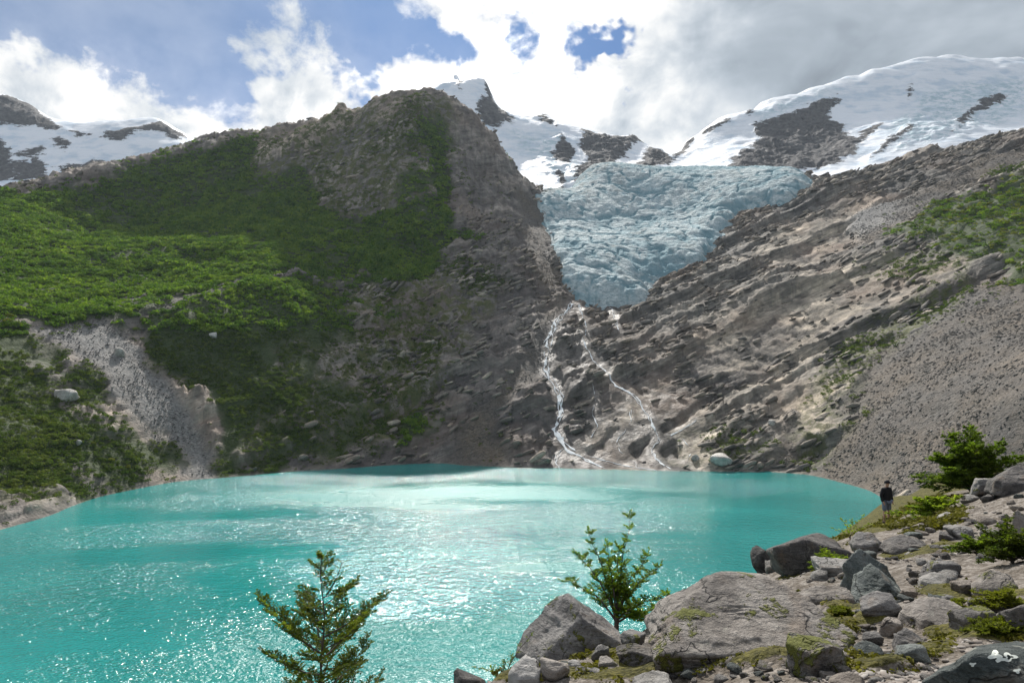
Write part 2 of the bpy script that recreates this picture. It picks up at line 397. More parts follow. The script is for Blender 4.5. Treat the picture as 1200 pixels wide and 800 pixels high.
def ab_full(x, y, masks=False):
    x = np.asarray(x, float); y = np.asarray(y, float)
    z = AB(x, y); o = 0*x
    veg = region(x, y, 'veg', 9, 26); scree = region(x, y, 'scree', 5, 7)*(1-.6*veg); grass = region(x, y, 'grass', 14, 16)
    n1 = fbm(x, y, o, 45, 3, 2); n2 = fbm(x, y, o, 12, 3, 8)
    pale = region(x, y, 'pale', 14, 14)*(1-scree); fine = 1-.82*pale*(1-sstep(60, -30, x-.05*y))
    rock = np.clip(1-veg*.8-scree*.95, .05, 1)
    left = sstep(60, -30, x-.05*y)
    up = sstep(60, 140, z)
    # bedding: benches that climb to the right, broken by cross joints
    s1 = z-.46*x+.05*y+n1*(5+4*left)
    s2 = z*.55+.84*x+n1*6+y*.2
    brk = np.clip(.85-.35*left+fbm(x, y, o, 60, 2, 12)*.7, 0, 1)
    t1 = x*.9+z*.42+n2*3+n1*5
    d = rock*(1-.15*left)*(11.5*brk*ledge(s1, t1, 37, 130)+3.6*fine*ledge(s1+n2*1.5, t1+11, 9.4, 42)+1.1*fine*ledge(s1+n2*1.5, t1, 2.9, 9))
    d += rock*(1-brk*.6)*(1.2*saw(s2/15+n2*.3)+.7*saw(s2/6.1))
    d -= rock*(6.4-2.4*left)
    # crags on the left: ribs running down slope and blocky buttresses
    rib = ridged(x, y*.45, o, 34, 4, 4)
    d += rock*left*(5.5*rib*(.5+.5*up)+2.4*ridged(x, y*.5, o, 11, 3, 6))
    d += rock*(1-left)*.8*ridged(x*.8+y*.3, y, o, 14, 3, 7)
    blk = np.floor(fbm(x, y, o, 22, 2, 14)*5)/5
    d += rock*blk*(1.2+1.2*left)
    jx = x+.35*y+fbm(x, y, o, 20, 2, 22)*7                    # steep joints that cut the left crags into columns
    d += rock*left*(3.2*saw(jx/13)+1.4*saw(jx/4.7)-1.5)*np.clip(.4+fbm(x, y, o, 50, 2, 10), 0, 1)
    # hollows and hummocks under vegetation, rills on scree
    d += veg*(4.5*fbm(x, y, o, 55, 3, 16)+1.2*fbm(x, y, o, 9, 2, 18))
    d += scree*(1.0*ridged(x, y*.22, o, 14, 2, 19)+.35*fbm(x, y, o, 4, 2, 20))
    d += .5*fbm(x, y, o, 4.2, 2, 21)*rock
    d = d-left*sstep(150, 215, z)*(4.5+2.5*veg)                # crest line kept low and even
    ice = sstep(-8, 5, poly_sdf(x, y, glp)); d = d*(1-.9*ice)-5*ice
    ch = channel(x, y); d = d*(1-.8*ch)-1.2*ch
    shore = sstep(-4, 12, z)                       # keep the shoreline itself gentle
    z = z+(d-1.2)*(.12+.88*shore)*sstep(-1, 2.5, z)
    if not masks: return z
    wet = np.maximum(region(x, y, 'wet', 14, 14)*.8, ch); pale = region(x, y, 'pale', 14, 14)
    i_ = np.floor(s1/37); k_ = np.floor((s1+n2*1.5)/9.4); tone = _h(i_, np.floor(t1/130+_h(i_, 3.0)*7))*.5+.5*_h(k_, np.floor((t1+11)/42+_h(k_, 3.0)*7))
    return z, dict(tone=tone, ch=ch, veg=veg, scree=scree, grass=grass, wet=wet, pale=pale, left=left)

# ---- mountain material
def mountain_material():
    m, t, out = new_mat('mountain_ground')
    pos = t.node('ShaderNodeNewGeometry').outputs['Position']
    veg, scr, gra, wet, pale, left = (t.attr(a) for a in ('veg', 'scree', 'grass', 'wet', 'pale', 'left'))
    nA = t.noise(pos, .018, 5, .6); nB = t.noise(pos, .11, 6, .62, .3); nC = t.noise(pos, .7, 6, .65)
    sB = t.vmath('DOT_PRODUCT', pos, (-.42, .05, .91)); sT = t.vmath('DOT_PRODUCT', pos, (.9, .0, .42)); sY = t.node('ShaderNodeSeparateXYZ', {0: pos}).outputs[1]
    def bedded(a, b, c): return t.node('ShaderNodeCombineXYZ', {0: t.math('MULTIPLY', sT, a), 1: t.math('MULTIPLY', sY, b), 2: t.math('MULTIPLY', sB, c)}).outputs[0]
    strat = t.noise(bedded(.045, .045, .50), 1.0, 6, .62, .6)
    wob = t.vmath('ADD', bedded(.10, .10, .34), t.vmath('MULTIPLY', t.node('ShaderNodeTexNoise', {'Vector': pos, 'Scale': .25, 'Detail': 3.0}).outputs['Color'], (.5, .5, .5)))
    blocks = t.node('ShaderNodeSeparateColor', {0: t.voro(wob, 1.0, 'Color')}).outputs[0]
    rockR = t.ramp(t.math('ADD', t.math('MULTIPLY', strat, .55), t.math('MULTIPLY', nB, .45)),
                   [(.34, (.036, .036, .035)), (.44, (.105, .100, .092)), (.54, (.182, .170, .154)), (.66, (.35, .325, .295))])
    rockL = t.ramp(t.math('ADD', t.math('MULTIPLY', strat, .35), t.math('MULTIPLY', nB, .65)),
                   [(.32, (.055, .051, .050)), (.45, (.145, .132, .124)), (.56, (.225, .203, .188)), (.68, (.38, .35, .325))])
    rock = t.mix(left, rockR, rockL)
    rock = t.mix(.55, rock, t.mix(1.0, rock, t.ramp(blocks, [(0, (.6, .6, .6)), (1, (1.5, 1.48, 1.44))]), 'MULTIPLY'))
    rock = t.mix(1.0, rock, t.ramp(t.attr('tone'), [(.1, (.48, .48, .50)), (.5, (1.0, .98, .95)), (.9, (1.65, 1.58, 1.46))]), 'MULTIPLY')      # beds differ in tone
    rock = t.mix(t.math('MULTIPLY', t.mr(nA, .45, .65), .35), rock, (.20, .145, .11))          # rusty stain
    stn = t.mr(t.noise(t.scale(pos, (.22, .03, .03)), 1.0, 4, .6, .5), .52, .66)
    rock = t.mix(t.math('MULTIPLY', stn, .5), rock, t.mix(1.0, rock, (.42, .43, .45), 'MULTIPLY'))        # water streaks down the rock
    paler = t.mix(1.0, rock, (2.15, 2.0, 1.8), 'MULTIPLY')  # pale slab colour, with the warmth of sunlit faces put into it
    rock = t.mix(t.math('MULTIPLY', pale, .75), rock, paler)
    lich = t.mr(t.noise(pos, .35, 5, .7), .58, .68)
    rock = t.mix(t.math('MULTIPLY', lich, .45), rock, (.075, .083, .045))                         # lichen and small plants in cracks
    speck = t.voro(pos, 1.1, 'Color'); spk = t.node('ShaderNodeSeparateColor', {0: speck}).outputs[0]
    screec = t.mix(spk, (.055, .051, .047), (.130, .118, .106))
    screec = t.mix(t.math('MULTIPLY', t.mr(nB, .4, .7), .6), screec, (.102, .084, .066))
    screec = t.mix(t.mr(nA, .38, .62), screec, t.mix(1.0, screec, (1.45, 1.32, 1.15), 'MULTIPLY'))
    screec = t.mix(t.math('MULTIPLY', pale, .9), screec, t.mix(spk, (.17, .165, .158), (.30, .29, .275)))
    rock = t.mix(scr, rock, screec)
    gcol = t.ramp(nC, [(.3, (.045, .058, .018)), (.5, (.085, .095, .028)), (.7, (.13, .115, .045))])
    gm = t.math('MULTIPLY', gra, t.mr(t.noise(pos, .16, 5, .65), .44, .56))
    rock = t.mix(gm, rock, gcol)
    vcol = t.ramp(nC, [(.3, (.022, .038, .010)), (.55, (.044, .066, .017)), (.75, (.08, .090, .030))])
    vm = t.math('MULTIPLY', veg, t.mr(t.math('ADD', t.noise(pos, .09, 6, .65), t.math('MULTIPLY', veg, .30)), .55, .66))
    col = t.mix(vm, rock, vcol)
    col = t.mix(t.math('MULTIPLY', wet, .25), col, t.mix(1.0, col, (.6, .6, .6), 'MULTIPLY'))
    h = t.math('ADD', t.math('MULTIPLY', nC, .8), t.math('MULTIPLY', t.voro(pos, 1.1), t.math('MULTIPLY', scr, -.14)))
    h = t.math('ADD', h, t.math('MULTIPLY', strat, t.mr(pale, 0, 1, .9, .35))); h = t.math('ADD', h, t.math('MULTIPLY', blocks, t.math('MULTIPLY', t.mr(veg, 0, .6, 1.1, .2), t.mr(pale, 0, 1, 1, .4))))
    nrm = bump(t, h, .9, 1.1)
    rough = t.math('SUBTRACT', .85, t.math('MULTIPLY', wet, t.mr(nB, .4, .65, .0, .42)))
    principled(t, out, col, rough, nrm, spec=.35)
    return m
M_MOUNT = mountain_material()

us = np.linspace(-230, 1420, 1030); Dr = np.geomspace(150, 960, 560)
def polar(us, Dr):
    U, D = np.meshgrid(us, Dr); return (U-600)/FPX*D, D
X, Y = polar(us, Dr)
Z, MK = ab_full(X, Y, True)
ABG = (X, Y, Z, MK)
split = int(np.searchsorted(us, 652))
for nm, s in (('left_mountainside', slice(0, split+1)), ('right_mountainside', slice(split, None))):
    me = grid_mesh(nm, X[:, s], Y[:, s], Z[:, s], keep=Z[:, s] > -4, attrs={k: v[:, s] for k, v in MK.items()})
    o = link(nm, me, M_MOUNT); tag(o, kind='structure')
right_side = bpy.data.objects['right_mountainside']; left_side = bpy.data.objects['left_mountainside']

# ------------------------------------------------------------------ glacier tongue on the bed
uq = np.linspace(626, 990, 400); dq = np.geomspace(470, 980, 400)
X, Y = polar(uq, dq); zb = AB(X, Y); o0 = 0*X
wx = X+fbm(X, Y, o0, 26, 4, 3)*9; wy = Y+fbm(X, Y, o0, 26, 4, 4)*14
sd = poly_sdf(wx, wy, glp)
th = np.where(sd > 0, 10*(1-np.exp(-np.maximum(sd, 0)/12)), sd*.8)
toe = sstep(800, 520, Y)
curve = Y+.0012*(X-110)**2*np.sign(1)+fbm(X, Y, o0, 40, 3, 5)*16                    # crevasses bow across the flow
crv = np.maximum(0, ridged(X*.35, curve*1.0, o0, 24, 3, 5)); crv2 = np.maximum(0, ridged(X*.8, curve*.9, o0, 10, 2, 8))
blocks = np.floor(3*fbm(X, curve, o0, 15, 2, 12))/3
th = th+np.where(sd > -2, 1.0*blocks*(.2+toe)-(4.0*crv**6+3.0*crv2**7)*(.6+.5*toe)+.7*fbm(X, Y, o0, 6, 2, 7)+3.5*fbm(X, Y, o0, 90, 2, 11), 0)
cre = crv
dirt = np.clip(.50+1.2*fbm(X, Y*.35, o0, 60, 4, 13)+.3*fbm(X, Y, o0, 10, 2, 14)-.65*toe, 0, 1)
me = grid_mesh('glacier', X, Y, zb+th, keep=sd > -6, attrs={'dirt': dirt, 'toe': toe, 'crev': np.clip(np.maximum(crv, crv2)*.5+.5, 0, 1)})
m, t, out = new_mat('glacier_ice')
pos = t.node('ShaderNodeNewGeometry').outputs['Position']
nf = t.noise(t.scale(pos, (1, .7, 1.6)), .35, 7, .68, .4); nb = t.noise(pos, .03, 5, .6)
ice = t.ramp(nf, [(.30, (.22, .31, .34)), (.45, (.42, .51, .525)), (.57, (.60, .675, .68)), (.74, (.84, .87, .87))])
ice = t.mix(t.math('MULTIPLY', t.attr('dirt'), t.mr(t.noise(t.scale(pos, (1, .5, 1)), .12, 6, .7), .35, .65)), ice, (.20, .225, .215))
ice = t.mix(t.math('MULTIPLY', t.mr(nb, .5, .65), .5), ice, (.42, .62, .68))
ice = t.mix(t.mr(t.attr('crev'), .72, .95), ice, (.20, .34, .39))
nrm = bump(t, t.math('ADD', t.math('MULTIPLY', nf, 2.0), t.math('MULTIPLY', t.voro(t.scale(pos, (.6, 1, 1)), .28), 1.2)), .9, 1.6)
principled(t, out, ice, .85, nrm, spec=.15)
gl = link('glacier', me, m); tag(gl, kind='structure')

# ------------------------------------------------------------------ snow mountains behind
M_SNOW, t, out = new_mat('snow_and_rock')
pos = t.node('ShaderNodeNewGeometry').outputs['Position']; rk = t.attr('rock')
ns = t.noise(t.scale(pos, (1, 1, 2.0)), .07, 8, .72, .3)
spos = t.node('ShaderNodeMapping', {'Rotation': (0, R(20), 0), 'Scale': (.02, .02, .12)}); t.set(spos.inputs[0], pos)
stk = t.noise(spos.outputs[0], 1.0, 5, .65, .5)
f = t.math('ADD', rk, t.math('MULTIPLY', t.math('SUBTRACT', t.math('ADD', t.math('MULTIPLY', ns, .6), t.math('MULTIPLY', stk, .4)), .5), 2.3))
f = t.mr(f, .46, .54)
nr_ = t.noise(pos, .12, 6, .65)
rc = t.ramp(nr_, [(.3, (.045, .045, .05)), (.5, (.095, .092, .095)), (.7, (.17, .16, .155))])
snc = t.mix(t.mr(t.noise(t.scale(pos, (1, .6, 2)), .022, 6, .6), .46, .66), (.84, .87, .91), (.60, .69, .78))
icy = t.attr('ice')
snc = t.mix(t.math('MULTIPLY', icy, t.mr(ns, .42, .6)), snc, (.45, .58, .63))
nrm = bump(t, t.math('ADD', t.math('MULTIPLY', nr_, t.math('ADD', t.math('MULTIPLY', f, 5.0), .9)), t.math('MULTIPLY', stk, 3.0)), .7, 1.5)
principled(t, out, t.mix(f, snc, rc), t.math('ADD', .6, t.math('MULTIPLY', f, .25)), nrm, spec=.3)

def backdrop_mass(name, sil, rows, rocks, ices, D0, D1, u0, u1, nc, nr, rough=1.0, extra=()):
    """a mountain from its crest line (bearing, height, distance) and lower survey rows"""
    pt = [P(*s) for s in sil]+[P(*s) for s in rows]+list(extra)
    for u, v, D in sil:
        x, y, z = P(u, v, D); pt.append((x*1.06, y*1.06, z-70)); pt.append((x*1.22, y*1.22, z-260))
    f0 = TPS(pt, .0004)
    rp = [[hit(f0, u, v, D0, D1*1.1)[:2] for u, v in p] for p in rocks]
    ip = [[hit(f0, u, v, D0, D1*1.1)[:2] for u, v in p] for p in ices]
    X, Y = polar(np.linspace(u0, u1, nc), np.geomspace(D0, D1, nr)); o = 0*X
    Z = f0(X, Y)
    rk = np.full(X.shape, -60.0); wx = X+fbm(X, Y, o, 40, 3, 2)*9; wy = Y+fbm(X, Y, o, 40, 3, 7)*9
    for p in rp: rk = np.maximum(rk, poly_sdf(wx, wy, p))
    ic = np.full(X.shape, -60.0)
    for p in ip: ic = np.maximum(ic, poly_sdf(wx, wy, p))
    rkm = sstep(-18, 24, rk); icm = sstep(-18, 18, ic)
    crag = 7*ridged(X, Y*.6, o, 45, 4, 3)+3*ledge(Z-.35*X+fbm(X, Y, o, 40, 3, 5)*26, X+Y*.3, 17, 40)+3*ridged(X, Y, o, 14, 2, 17)
    Z = Z+rough*(rkm*crag+(1-rkm)*(7.0*fbm(X, Y, o, 120, 3, 8)+2.2*fbm(X, Y, o, 25, 2, 10))+icm*5.5*ridged(X, Y*1.6, o, 30, 3, 12))
    me = grid_mesh(name, X, Y, Z, attrs={'rock': rkm, 'ice': icm})
    return tag(link(name, me, M_SNOW), kind='structure')

silC = [(440, 130, 1300), (480, 112, 1300), (511, 104, 1290), (524, 97, 1290), (535, 90, 1290), (542, 102, 1285), (559, 100, 1280), (570, 98, 1270), (575, 110, 1265), (584, 128, 1265), (602, 138, 1270),
        (633, 137, 1300), (641, 136, 1300), (652, 148, 1290), (680, 154, 1280), (700, 162, 1270), (724, 165, 1265), (744, 159, 1260), (752, 170, 1255), (775, 174, 1250), (787, 185, 1245), (798, 172, 1260), (827, 156, 1280), (850, 142, 1290), (872, 136, 1295), (885, 125, 1300),
        (911, 116, 1310), (952, 107, 1330), (989, 97, 1350), (1036, 84, 1380), (1070, 80, 1400), (1104, 76, 1410), (1137, 78, 1420), (1200, 80, 1430), (1300, 90, 1430), (1440, 110, 1430)]
rowsC = []
for u in (440, 500, 540, 570): rowsC += [(u, 160, 1150), (u, 230, 960)]
for u in (600, 640, 680, 720, 760, 800): rowsC += [(u, 182+(u-600)*.05, 1120), (u, 212, 985), (u, 250, 880)]
for u in (850, 900, 950): rowsC += [(u, 150-(u-850)*.12, 1200), (u, 178, 1080), (u, 205, 960), (u, 250, 850)]
for u in (1000, 1050, 1100, 1150, 1200, 1300, 1440): rowsC += [(u, 112+max(0, 1100-u)*.10, 1230), (u, 150+max(0, 1080-u)*.25, 1050), (u, 205, 880), (u, 250, 800)]
rocksC = [[(535, 86), (540, 98), (540, 106), (531, 104)], [(584, 124), (576, 104), (568, 95), (568, 112), (556, 130), (565, 148), (580, 156), (598, 150), (604, 138)],
 [(637, 132), (652, 144), (653, 152), (634, 146)], [(659, 160), (676, 180), (668, 198), (654, 198), (644, 184), (650, 172)], [(652, 204), (664, 208), (666, 224), (656, 226)],
 [(684, 152), (724, 160), (745, 154), (754, 168), (738, 182), (728, 198), (716, 214), (690, 218), (674, 222), (674, 205), (688, 190), (680, 172)],
 [(766, 174), (776, 170), (790, 186), (772, 204), (738, 212), (734, 202), (752, 186)], [(786, 186), (800, 170), (816, 162), (810, 172), (792, 190)], [(820, 160), (852, 140), (856, 143), (826, 161)], [(866, 138), (876, 128), (884, 132), (876, 138)],
 [(880, 146), (930, 128), (982, 112), (984, 122), (972, 140), (994, 146), (990, 156), (1000, 162), (1032, 146), (1036, 152), (1014, 168), (1000, 180), (982, 196), (940, 202), (850, 203), (858, 186), (880, 176), (890, 162)],
 [(1060, 106), (1070, 96), (1073, 102), (1061, 118)], [(1142, 122), (1160, 112), (1184, 116), (1170, 126), (1144, 134), (1128, 148), (1115, 160), (1122, 144)],
 [(1014, 186), (1040, 164), (1066, 150), (1066, 156), (1044, 172), (1020, 190)]]
icesC = [[(1040, 150), (1080, 110), (1200, 90), (1300, 95), (1300, 140), (1200, 135), (1120, 165), (1050, 180)], [(640, 200), (600, 160), (660, 160), (700, 210), (660, 226)], [(880, 130), (980, 105), (960, 112), (890, 140)]]
backdrop_mass('snow_mountain', silC, rowsC, rocksC, icesC, 900, 1560, 430, 1430, 720, 260)
silE = [(-300, 140, 1500), (-120, 120, 1500), (0, 123, 1500), (20, 124, 1500), (40, 133, 1500), (60, 146, 1490), (74, 154, 1480), (90, 155, 1470), (120, 153, 1460), (150, 151, 1450), (188, 148, 1450), (205, 155, 1440), (224, 166, 1430), (300, 205, 1400)]
rowsE = [(u, v, D) for u in (-300, -100, 0, 60, 120, 180, 240, 300) for v, D in ((190, 1250), (240, 1000))]
rocksE = [[(-300, 130), (0, 112), (40, 122), (76, 154), (40, 150), (-300, 160)], [(-300, 170), (-60, 160), (2, 158), (10, 172), (22, 186), (28, 205), (-60, 230)], [(80, 152), (110, 158), (88, 162)], [(118, 156), (165, 150), (190, 144), (226, 165), (200, 164), (170, 156), (140, 168), (118, 164)],
 [(20, 176), (46, 170), (48, 184), (26, 186)], [(56, 164), (82, 166), (78, 176), (54, 174)], [(10, 184), (50, 188), (60, 210), (20, 212)], [(60, 196), (110, 188), (140, 194), (100, 202)]]
backdrop_mass('far_snow_mountain', silE, rowsE, rocksE, [], 950, 1700, -300, 320, 300, 140)

# ------------------------------------------------------------------ lake
m, t, out = new_mat('glacial_water')
pos = t.node('ShaderNodeNewGeometry').outputs['Position']
milk = t.noise(t.scale(pos, (.7, 1, 1)), .012, 4, .55, .4)
wcol = t.mix(t.mr(milk, .35, .65), (.004, .180, .170), (.015, .255, .240))
gust = t.noise(t.scale(pos, (.35, 1.0, 1)), .021, 4, .6, .8)          # wind lanes
w1 = t.noise(t.scale(pos, (.8, 1.25, 1)), .42, 3, .62, .4)
w2 = t.noise(t.scale(pos, (.9, 1.1, 1)), 1.7, 2, .6, .2)
amp = t.mr(gust, .36, .62, .30, .85)
def cat_paw(x, y, rx, ry, a):                                       # gusts that roughen a patch of water
    wv_ = t.node('ShaderNodeTexNoise', {'Scale': .045, 'Detail': 5.0}); t.set(wv_.inputs['Vector'], t.scale(pos, (.4, 1, 1)))
    wp = t.vmath('ADD', pos, t.scale(t.vmath('SUBTRACT', wv_.outputs['Color'], (.5, .5, .5)), (rx*1.6, ry*3.6, 0)))
    dd = t.vmath('LENGTH', t.scale(t.vmath('SUBTRACT', wp, (x, y, 0)), (1/rx, 1/ry, 0)))
    return t.mr(dd, 1.5, .35, 0, a)
glare = t.math('MAXIMUM', cat_paw(-18, 262, 72, 20, 1.0), t.math('MAXIMUM', cat_paw(9, 160, 14, 5.0, .9), cat_paw(-12, 108, 36, 20, .55)))   # fine capillary ripples
paw = cat_paw(-14, 116, 46, 32, 1.0)
amp = t.math('MULTIPLY', t.math('MAXIMUM', amp, paw), t.math('ADD', 1.0, t.math('MULTIPLY', glare, .15)))
hh = t.math('MULTIPLY', t.math('ADD', t.math('MULTIPLY', t.math('SUBTRACT', w1, .5), .9), t.math('MULTIPLY', t.math('SUBTRACT', w2, .5), .38)), amp)
nrm = bump(t, hh, 1.0, 1.0)
rgh = t.math('ADD', t.mr(gust, .38, .60, .09, .12), t.math('MULTIPLY', glare, .34))
principled(t, out, wcol, rgh, nrm, spec=.5, IOR=1.333)
NX = 60
xs = np.linspace(-420, 420, NX); ys = np.linspace(-30, 420, NX); X, Y = np.meshgrid(xs, ys)
lk = link('lake', grid_mesh('lake', X, Y, 0*X), m); tag(lk, kind='structure')
# ------------------------------------------------------------------ rocks
_ico = {}
def ico(sub):
    if sub not in _ico:
        bm = bmesh.new(); bmesh.ops.create_icosphere(bm, subdivisions=sub, radius=1)
        V = np.array([v.co[:] for v in bm.verts]); Fc = np.array([[v.index for v in f.verts] for f in bm.faces]); bm.free()
        _ico[sub] = (V/np.linalg.norm(V, axis=1)[:, None], Fc)
    return _ico[sub]
def rock_verts(seed, sub, dims, planes=None, nplanes=11, sharp=16, rough=.035, rot=None, tilt=.35):
    """a fractured block: rounded intersection of joint planes, scaled to dims, with weathered relief"""
    rng = np.random.default_rng(seed); d, Fc = ico(sub)
    if planes is None:
        N = rng.normal(size=(nplanes, 3)); N /= np.linalg.norm(N, axis=1)[:, None]
        N = np.r_[N, [[0, 0, 1], [0, 0, -1], [1, 0, 0], [-1, 0, 0], [0, 1, 0], [0, -1, 0]]+rng.normal(size=(6, 3))*tilt*.5]
        N /= np.linalg.norm(N, axis=1)[:, None]; h = rng.uniform(.62, 1.0, len(N))
    else:
        a = np.array(planes, float); N = a[:, :3]/np.linalg.norm(a[:, :3], axis=1)[:, None]; h = a[:, 3]
    q = np.maximum(d@N.T/h, 0)
    r = (q**sharp).sum(1)**(-1/sharp)
    V = d*r[:, None]
    lo, hi = V.min(0), V.max(0); V = (V-(lo+hi)/2)/((hi-lo)/2)           # fill the box -1..1
    V = V*(np.array(dims)/2)
    s = max(dims); o = seed*3.7
    nrm = d
    x, y, z = V[:, 0]/s+o, V[:, 1]/s, V[:, 2]/s
    disp = fbm(x, y, z, .45, 4, 2)*rough*1.2+rough*.8*ridged(x, y, z, .22, 3, 6)-rough*1.3*np.maximum(0, ridged(x*1.0, y*2.2, z*2.6, .35, 2, 11))**6
    chip = np.floor(fbm(x, y, z, .30, 2, 16)*4)/4                       # flakes broken off along the faces
    disp = disp+rough*1.1*chip*(sub > 2)
    V = V+nrm*(disp*s)[:, None]
    if rot is not None: V = V@np.array(Euler(rot).to_matrix()).T
    return V, Fc
def rock_mesh(name, *a, smooth_angle=None, **k):
    V, Fc = rock_verts(*a, **k); me = raw_mesh(name, V, Fc, smooth=True)
    return me
def facing(f, x, y, e=4.0):
    """surface normal of f"""
    gx = (f(np.array([x+e]), np.array([y]))-f(np.array([x-e]), np.array([y])))[0]/(2*e)
    gy = (f(np.array([x]), np.array([y+e]))-f(np.array([x]), np.array([y-e])))[0]/(2*e)
    return Vector((-gx, -gy, 1)).normalized()

# ------------------------------------------------------------------ scattering of uncountable stuff
def scatter(name, pts, scl, rot, sources, label, cat):
    me = bpy.data.meshes.new(name); me.vertices.add(len(pts)); me.vertices.foreach_set('co', np.asarray(pts, np.float32).ravel())
    a = me.attributes.new('sc', 'FLOAT_VECTOR', 'POINT'); a.data.foreach_set('vector', np.asarray(scl, np.float32).ravel())
    a = me.attributes.new('ro', 'FLOAT_VECTOR', 'POINT'); a.data.foreach_set('vector', np.asarray(rot, np.float32).ravel())
    o = link(name, me); tag(o, label, cat, kind='stuff')
    g = bpy.data.node_groups.new(name, 'GeometryNodeTree')
    g.interface.new_socket('Geometry', in_out='INPUT', socket_type='NodeSocketGeometry')
    g.interface.new_socket('Geometry', in_out='OUTPUT', socket_type='NodeSocketGeometry')
    N = g.nodes.new; gi = N('NodeGroupInput'); go = N('NodeGroupOutput'); ip = N('GeometryNodeInstanceOnPoints'); jg = N('GeometryNodeJoinGeometry')
    for s in sources:
        oi = N('GeometryNodeObjectInfo'); oi.inputs['Object'].default_value = s; oi.inputs['As Instance'].default_value = True
        g.links.new(oi.outputs['Geometry'], jg.inputs[0])
    ip.inputs['Pick Instance'].default_value = True
    for nm, sk in (('sc', 'Scale'), ('ro', 'Rotation')):
        na = N('GeometryNodeInputNamedAttribute'); na.data_type = 'FLOAT_VECTOR'; na.inputs['Name'].default_value = nm
        g.links.new(na.outputs[0], ip.inputs[sk])
    g.links.new(gi.outputs[0], ip.inputs['Points']); g.links.new(jg.outputs[0], ip.inputs['Instance']); g.links.new(ip.outputs[0], go.inputs[0])
    md = o.modifiers.new('scatter', 'NODES'); md.node_group = g
    return o
def source(name, me, mat):
    if not me.materials: me.materials.append(mat)
    return bpy.data.objects.new(name, me)

def leaf_material(name, cols, trans=.35, scale=.35, rough=.55):
    m, t, out = new_mat(name)
    geo = t.node('ShaderNodeNewGeometry'); pos = geo.outputs['Position']
    rnd = t.node('ShaderNodeObjectInfo').outputs['Random']
    isl = geo.outputs['Random Per Island']
    f = t.math('ADD', t.math('MULTIPLY', t.noise(pos, scale, 4, .6), .6), t.math('ADD', t.math('MULTIPLY', rnd, .22), t.math('MULTIPLY', isl, .22)))
    col = t.ramp(f, [(.25, cols[0]), (.5, cols[1]), (.75, cols[2])])
    d = t.node('ShaderNodeBsdfPrincipled', {'Base Color': col, 'Roughness': .75, 'Specular IOR Level': .08})
    tr = t.node('ShaderNodeBsdfTranslucent', {'Color': t.mix(1.0, col, (1.25, 1.35, .6), 'MULTIPLY')})
    mx = t.node('ShaderNodeMixShader', {0: trans}); t.l.new(d.outputs[0], mx.inputs[1]); t.l.new(tr.outputs[0], mx.inputs[2])
    t.l.new(mx.outputs[0], out.inputs[0]); return m
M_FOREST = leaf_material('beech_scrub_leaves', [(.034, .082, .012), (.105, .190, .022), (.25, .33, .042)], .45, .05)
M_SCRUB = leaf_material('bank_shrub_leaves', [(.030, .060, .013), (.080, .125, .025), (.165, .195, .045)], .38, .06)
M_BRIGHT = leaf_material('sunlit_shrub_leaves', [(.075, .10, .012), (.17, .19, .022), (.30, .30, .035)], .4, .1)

def clump_mesh(name, seed, nf=80, flat=.75, leaf=.30):
    """a bushy crown: leaf sprays through a lumpy dome"""
    rng = np.random.default_rng(seed); V = []; Fc = []
    lob = rng.normal(size=(6, 3)); lob[:, 2] = np.abs(lob[:, 2])*.8; lob /= np.linalg.norm(lob, axis=1)[:, None]
    for i in range(nf):
        d = rng.normal(size=3); d[2] = abs(d[2])*.9-.15; d /= np.linalg.norm(d)
        r = .55+.38*max(0, (lob@d).max())**3+rng.uniform(-.18, .12)
        c = d*r*np.array((1, 1, flat)); c[2] += .22
        n = d+rng.normal(size=3)*.55; n /= np.linalg.norm(n)
        a = np.cross(n, rng.normal(size=3)); a /= np.linalg.norm(a); b = np.cross(n, a); s = leaf*rng.uniform(.6, 1.2)
        k = len(V); V += [c-a*s*.5-b*s*.3, c+a*s*.5-b*s*.25, c+a*s*.15+b*s*.6+n*s*.1, c-a*s*.4+b*s*.3]
        Fc.append((k, k+1, k+2, k+3))
    return raw_mesh(name, np.array(V), np.array(Fc), smooth=False)
def sample_grid(n, weight, seed):
    """random points on the mountainsides, density by ground area times weight"""
    X, Y, Z, MK = ABG; rng = np.random.default_rng(seed)
    area = np.abs(X[:-1, 1:]-X[:-1, :-1])*np.abs(Y[1:, :-1]-Y[:-1, :-1])
    wt = np.where(Z[:-1, :-1] > .3, area*weight[:-1, :-1], 0).ravel(); cs = np.cumsum(wt)
    i = np.searchsorted(cs, rng.random(n)*cs[-1]); r, c = np.divmod(i, X.shape[1]-1)
    a, b = rng.random(n), rng.random(n)
    x = X[r, c]+(X[r, c+1]-X[r, c])*a; y = Y[r, c]+(Y[r+1, c]-Y[r, c])*b
    z = Z[r, c]*(1-a)*(1-b)+Z[r, c+1]*a*(1-b)+Z[r+1, c]*(1-a)*b+Z[r+1, c+1]*a*b
    # only what can face the camera side (crests included), nothing on the lee
    return np.stack([x, y*1.0, z], 1), r, c, rng
X, Y, Z, MK = ABG
patch = fbm(X, Y, 0*X, 30, 4, 17); patch2 = fbm(X, Y, 0*X, 14, 3, 19)
soft_veg = region(X, Y, 'veg', 32, 26)*(1-MK['veg'])
upper = ((Y > 330+.12*(X+250)) & (MK['veg'] > .3))*1.0
front = np.ones_like(X)
vv = HV-(Z-EYE)/Y*FPX                                   # row where a point stands, to leave out the lee slopes
best = np.minimum.accumulate(vv, axis=0); front = (vv < best+10)*1.0
bank = 1-sstep(60, 110, Z+.10*(X+100))
wood_w = MK['veg']**2*(.35+np.clip(.5+patch, 0, 1))*front
isbank = ((X < -60) & (Z < 62+.08*(Y-300)) & (Y < 440))
clA = [source('clump', clump_mesh('clump', 300+i), M_FOREST) for i in range(4)]
